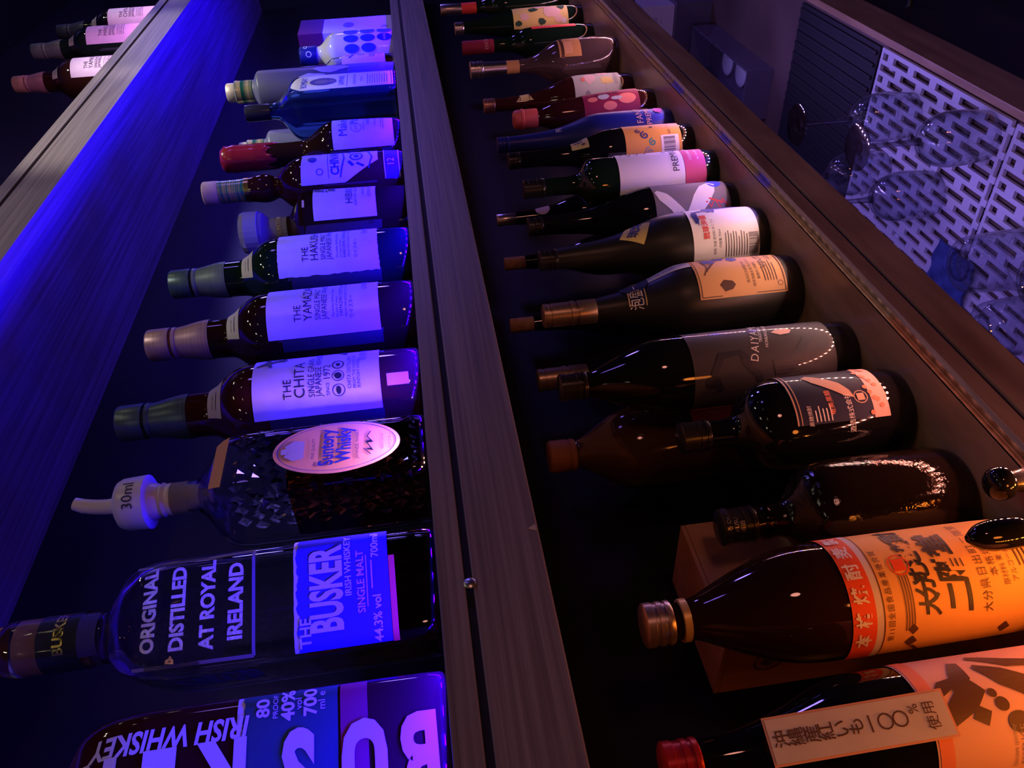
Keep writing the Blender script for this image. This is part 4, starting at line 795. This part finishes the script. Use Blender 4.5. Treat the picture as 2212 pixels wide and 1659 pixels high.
def tumbler(label, X, Y, h, r):
    t = thing('tumbler', label, 'tumbler', (X, Y, MATZ), 0, 'upturned tumblers')
    outer = dense([(0, r), (h*.5, r*.97), (h*.86, r*.92), (h*.97, r*.80), (h, r*.45)]); bm = bmesh.new(); n = 36
    R = [[bm.verts.new((q*math.cos(2*PI*k/n), q*math.sin(2*PI*k/n), z)) for k in range(n)] for z, q in outer]
    I = [[bm.verts.new((q*math.cos(2*PI*k/n), q*math.sin(2*PI*k/n), z)) for k in range(n)] for z, q in dense([(0, r-.002), (h*.5, r*.97-.0022), (h*.76, r*.92-.003), (h*.84, r*.72), (h*.85, r*.3)])]
    for S in (R, I):
        for a, b in zip(S, S[1:]):
            for k in range(n): bm.faces.new((a[k], a[(k+1) % n], b[(k+1) % n], b[k]))
    for k in range(n): bm.faces.new((R[0][k], I[0][k], I[0][(k+1) % n], R[0][(k+1) % n]))
    bm.faces.new(R[-1]); bm.faces.new(I[-1][::-1]); bmesh.ops.recalc_face_normals(bm, faces=bm.faces)
    obj('glass_wall', bm, M['glass_thin'], t, smooth=50)
    obj('base_rim', lathe([(h-.0005, r*.52), (h+.001, r*.5), (h+.001, r*.42), (h-.0005, r*.40)], 30, close=False), M['glass_foot'], t, smooth=40)
tumbler('upturned clear tumbler with round base catching the lights', .815, .548, .098, .041)
tumbler('upturned clear tumbler touching the brown shelf edge line, behind the other', .742, .602, .095, .040)
tumbler('upturned clear tumbler in front of the two other tumblers', .700, .505, .092, .040)
# blue cloth
bm = bmesh.new(); bmesh.ops.create_grid(bm, x_segments=14, y_segments=10, size=1)
for v in bm.verts: v.co = Vector((v.co.x*.045, v.co.y*.034, .005+.004*math.sin(v.co.x*7)*math.cos(v.co.y*5+1)))
bmesh.ops.solidify(bm, geom=bm.faces[:], thickness=.004)
tag(obj('cleaning_cloth', bm, mottle(mat('blue cloth', rough=.9), (.03, .05, .20), (.05, .08, .28), (1, 1, 1), 90), loc=(.935, .640, MATZ+EYE+.004), smooth=60), 'small folded blue cloth lying on the mat under the shelf', 'cloth')
# acrylic tray and carton
t = thing('acrylic_tray', 'long smoky acrylic tray on the counter beyond the mats', 'tray', (1.87, .620, ZC+.0003))
for nm, a in (('base', (-.19, .19, -.055, .055, 0, .004)), ('front_wall', (-.19, .19, -.055, -.051, .004, 0.060)), ('rear_wall', (-.19, .19, .051, .055, .004, 0.060)), ('end_wall', (-.19, -.186, -.051, .051, .004, 0.060)), ('end_wall', (.186, .19, -.051, .051, .004, 0.060))): obj(nm, boxm(*a), M['smoke_acrylic'], t)
for k in range(22): obj('rim_glint', lathe([(0, .0016), (.0016, .0016), (.0024, .0006)], 8), M['steel'], t, loc=(-.180+k*.0171, -.053, 0.060))  # row of dots modelled in place of LED reflections along the rim
for k in range(3): tag(obj('cup_lid', lathe([(0, .030), (.004, .032), (.006, .030), (.009, .022), (.0095, .005)], 28), M['plastic_white'], loc=(1.745+k*.09, .620, ZC+EYE+.0046), smooth=40), ['white round lid lying nearest in the acrylic tray', 'white round lid in the middle of the acrylic tray', 'white round lid farthest in the acrylic tray'][k], 'lid', 'lids in the acrylic tray')
t = thing('carton', 'white printed carton with open flap beyond the acrylic tray', 'carton', (2.145, .565, ZC+.0960))
obj('body', boxm(-.04, .04, -.04, .04, 0, .085, bev=.001), M['card_white'], t)
bm = bmesh.new(); vs = [bm.verts.new(v) for v in ((-.04, -.04, .085), (-.04, .04, .085), (-.058, .04, .108), (-.058, -.04, .108))]; bm.faces.new(vs); bmesh.ops.solidify(bm, geom=bm.faces[:], thickness=.0012); obj('flap', bm, M['card_white'], t)
bx.pos = lambda s_, z, off=0.: Vector((-.04-off, -s_, z)); bx.root = t
bx.ink([disc(0, .066, .018, .004), ('t', '4450', 0, .048, .013), ('t', 'ml', 0, .034, .008)], M['ink_soft'], t, 'lettering')
# dark rubber bar mat on the counter beyond
t = thing('bar_mat', 'black rubber bar mat lying on the counter beside the drying mats', 'mat', (1.44, .545, ZC+.0002))
obj('sheet', boxm(-.155, .155, -.135, .135, 0, .005, bev=.001), M['rubber'], t)
for k in range(13): obj('rib', boxm(-.150, .150, -.124+k*.0206-.003, -.124+k*.0206+.003, .005, .009, bev=.001), M['rubber'], t)
t = thing('storage_crate', 'dark crate under the small white carton beyond the acrylic tray', 'crate', (2.17, .600, ZC+.0003))
for nm, a in (('base', (-.075, .075, -.08, .08, 0, .004)), ('front_wall', (-.075, .075, -.08, -.076, .004, .091)), ('rear_wall', (-.075, .075, .076, .08, .004, .091)), ('end_wall', (-.075, -.071, -.076, .076, .004, .091)), ('end_wall', (.071, .075, -.076, .076, .004, .091)), ('lid', (-.078, .078, -.083, .083, .091, .095))): obj(nm, boxm(*a), M['smoke_acrylic'], t)
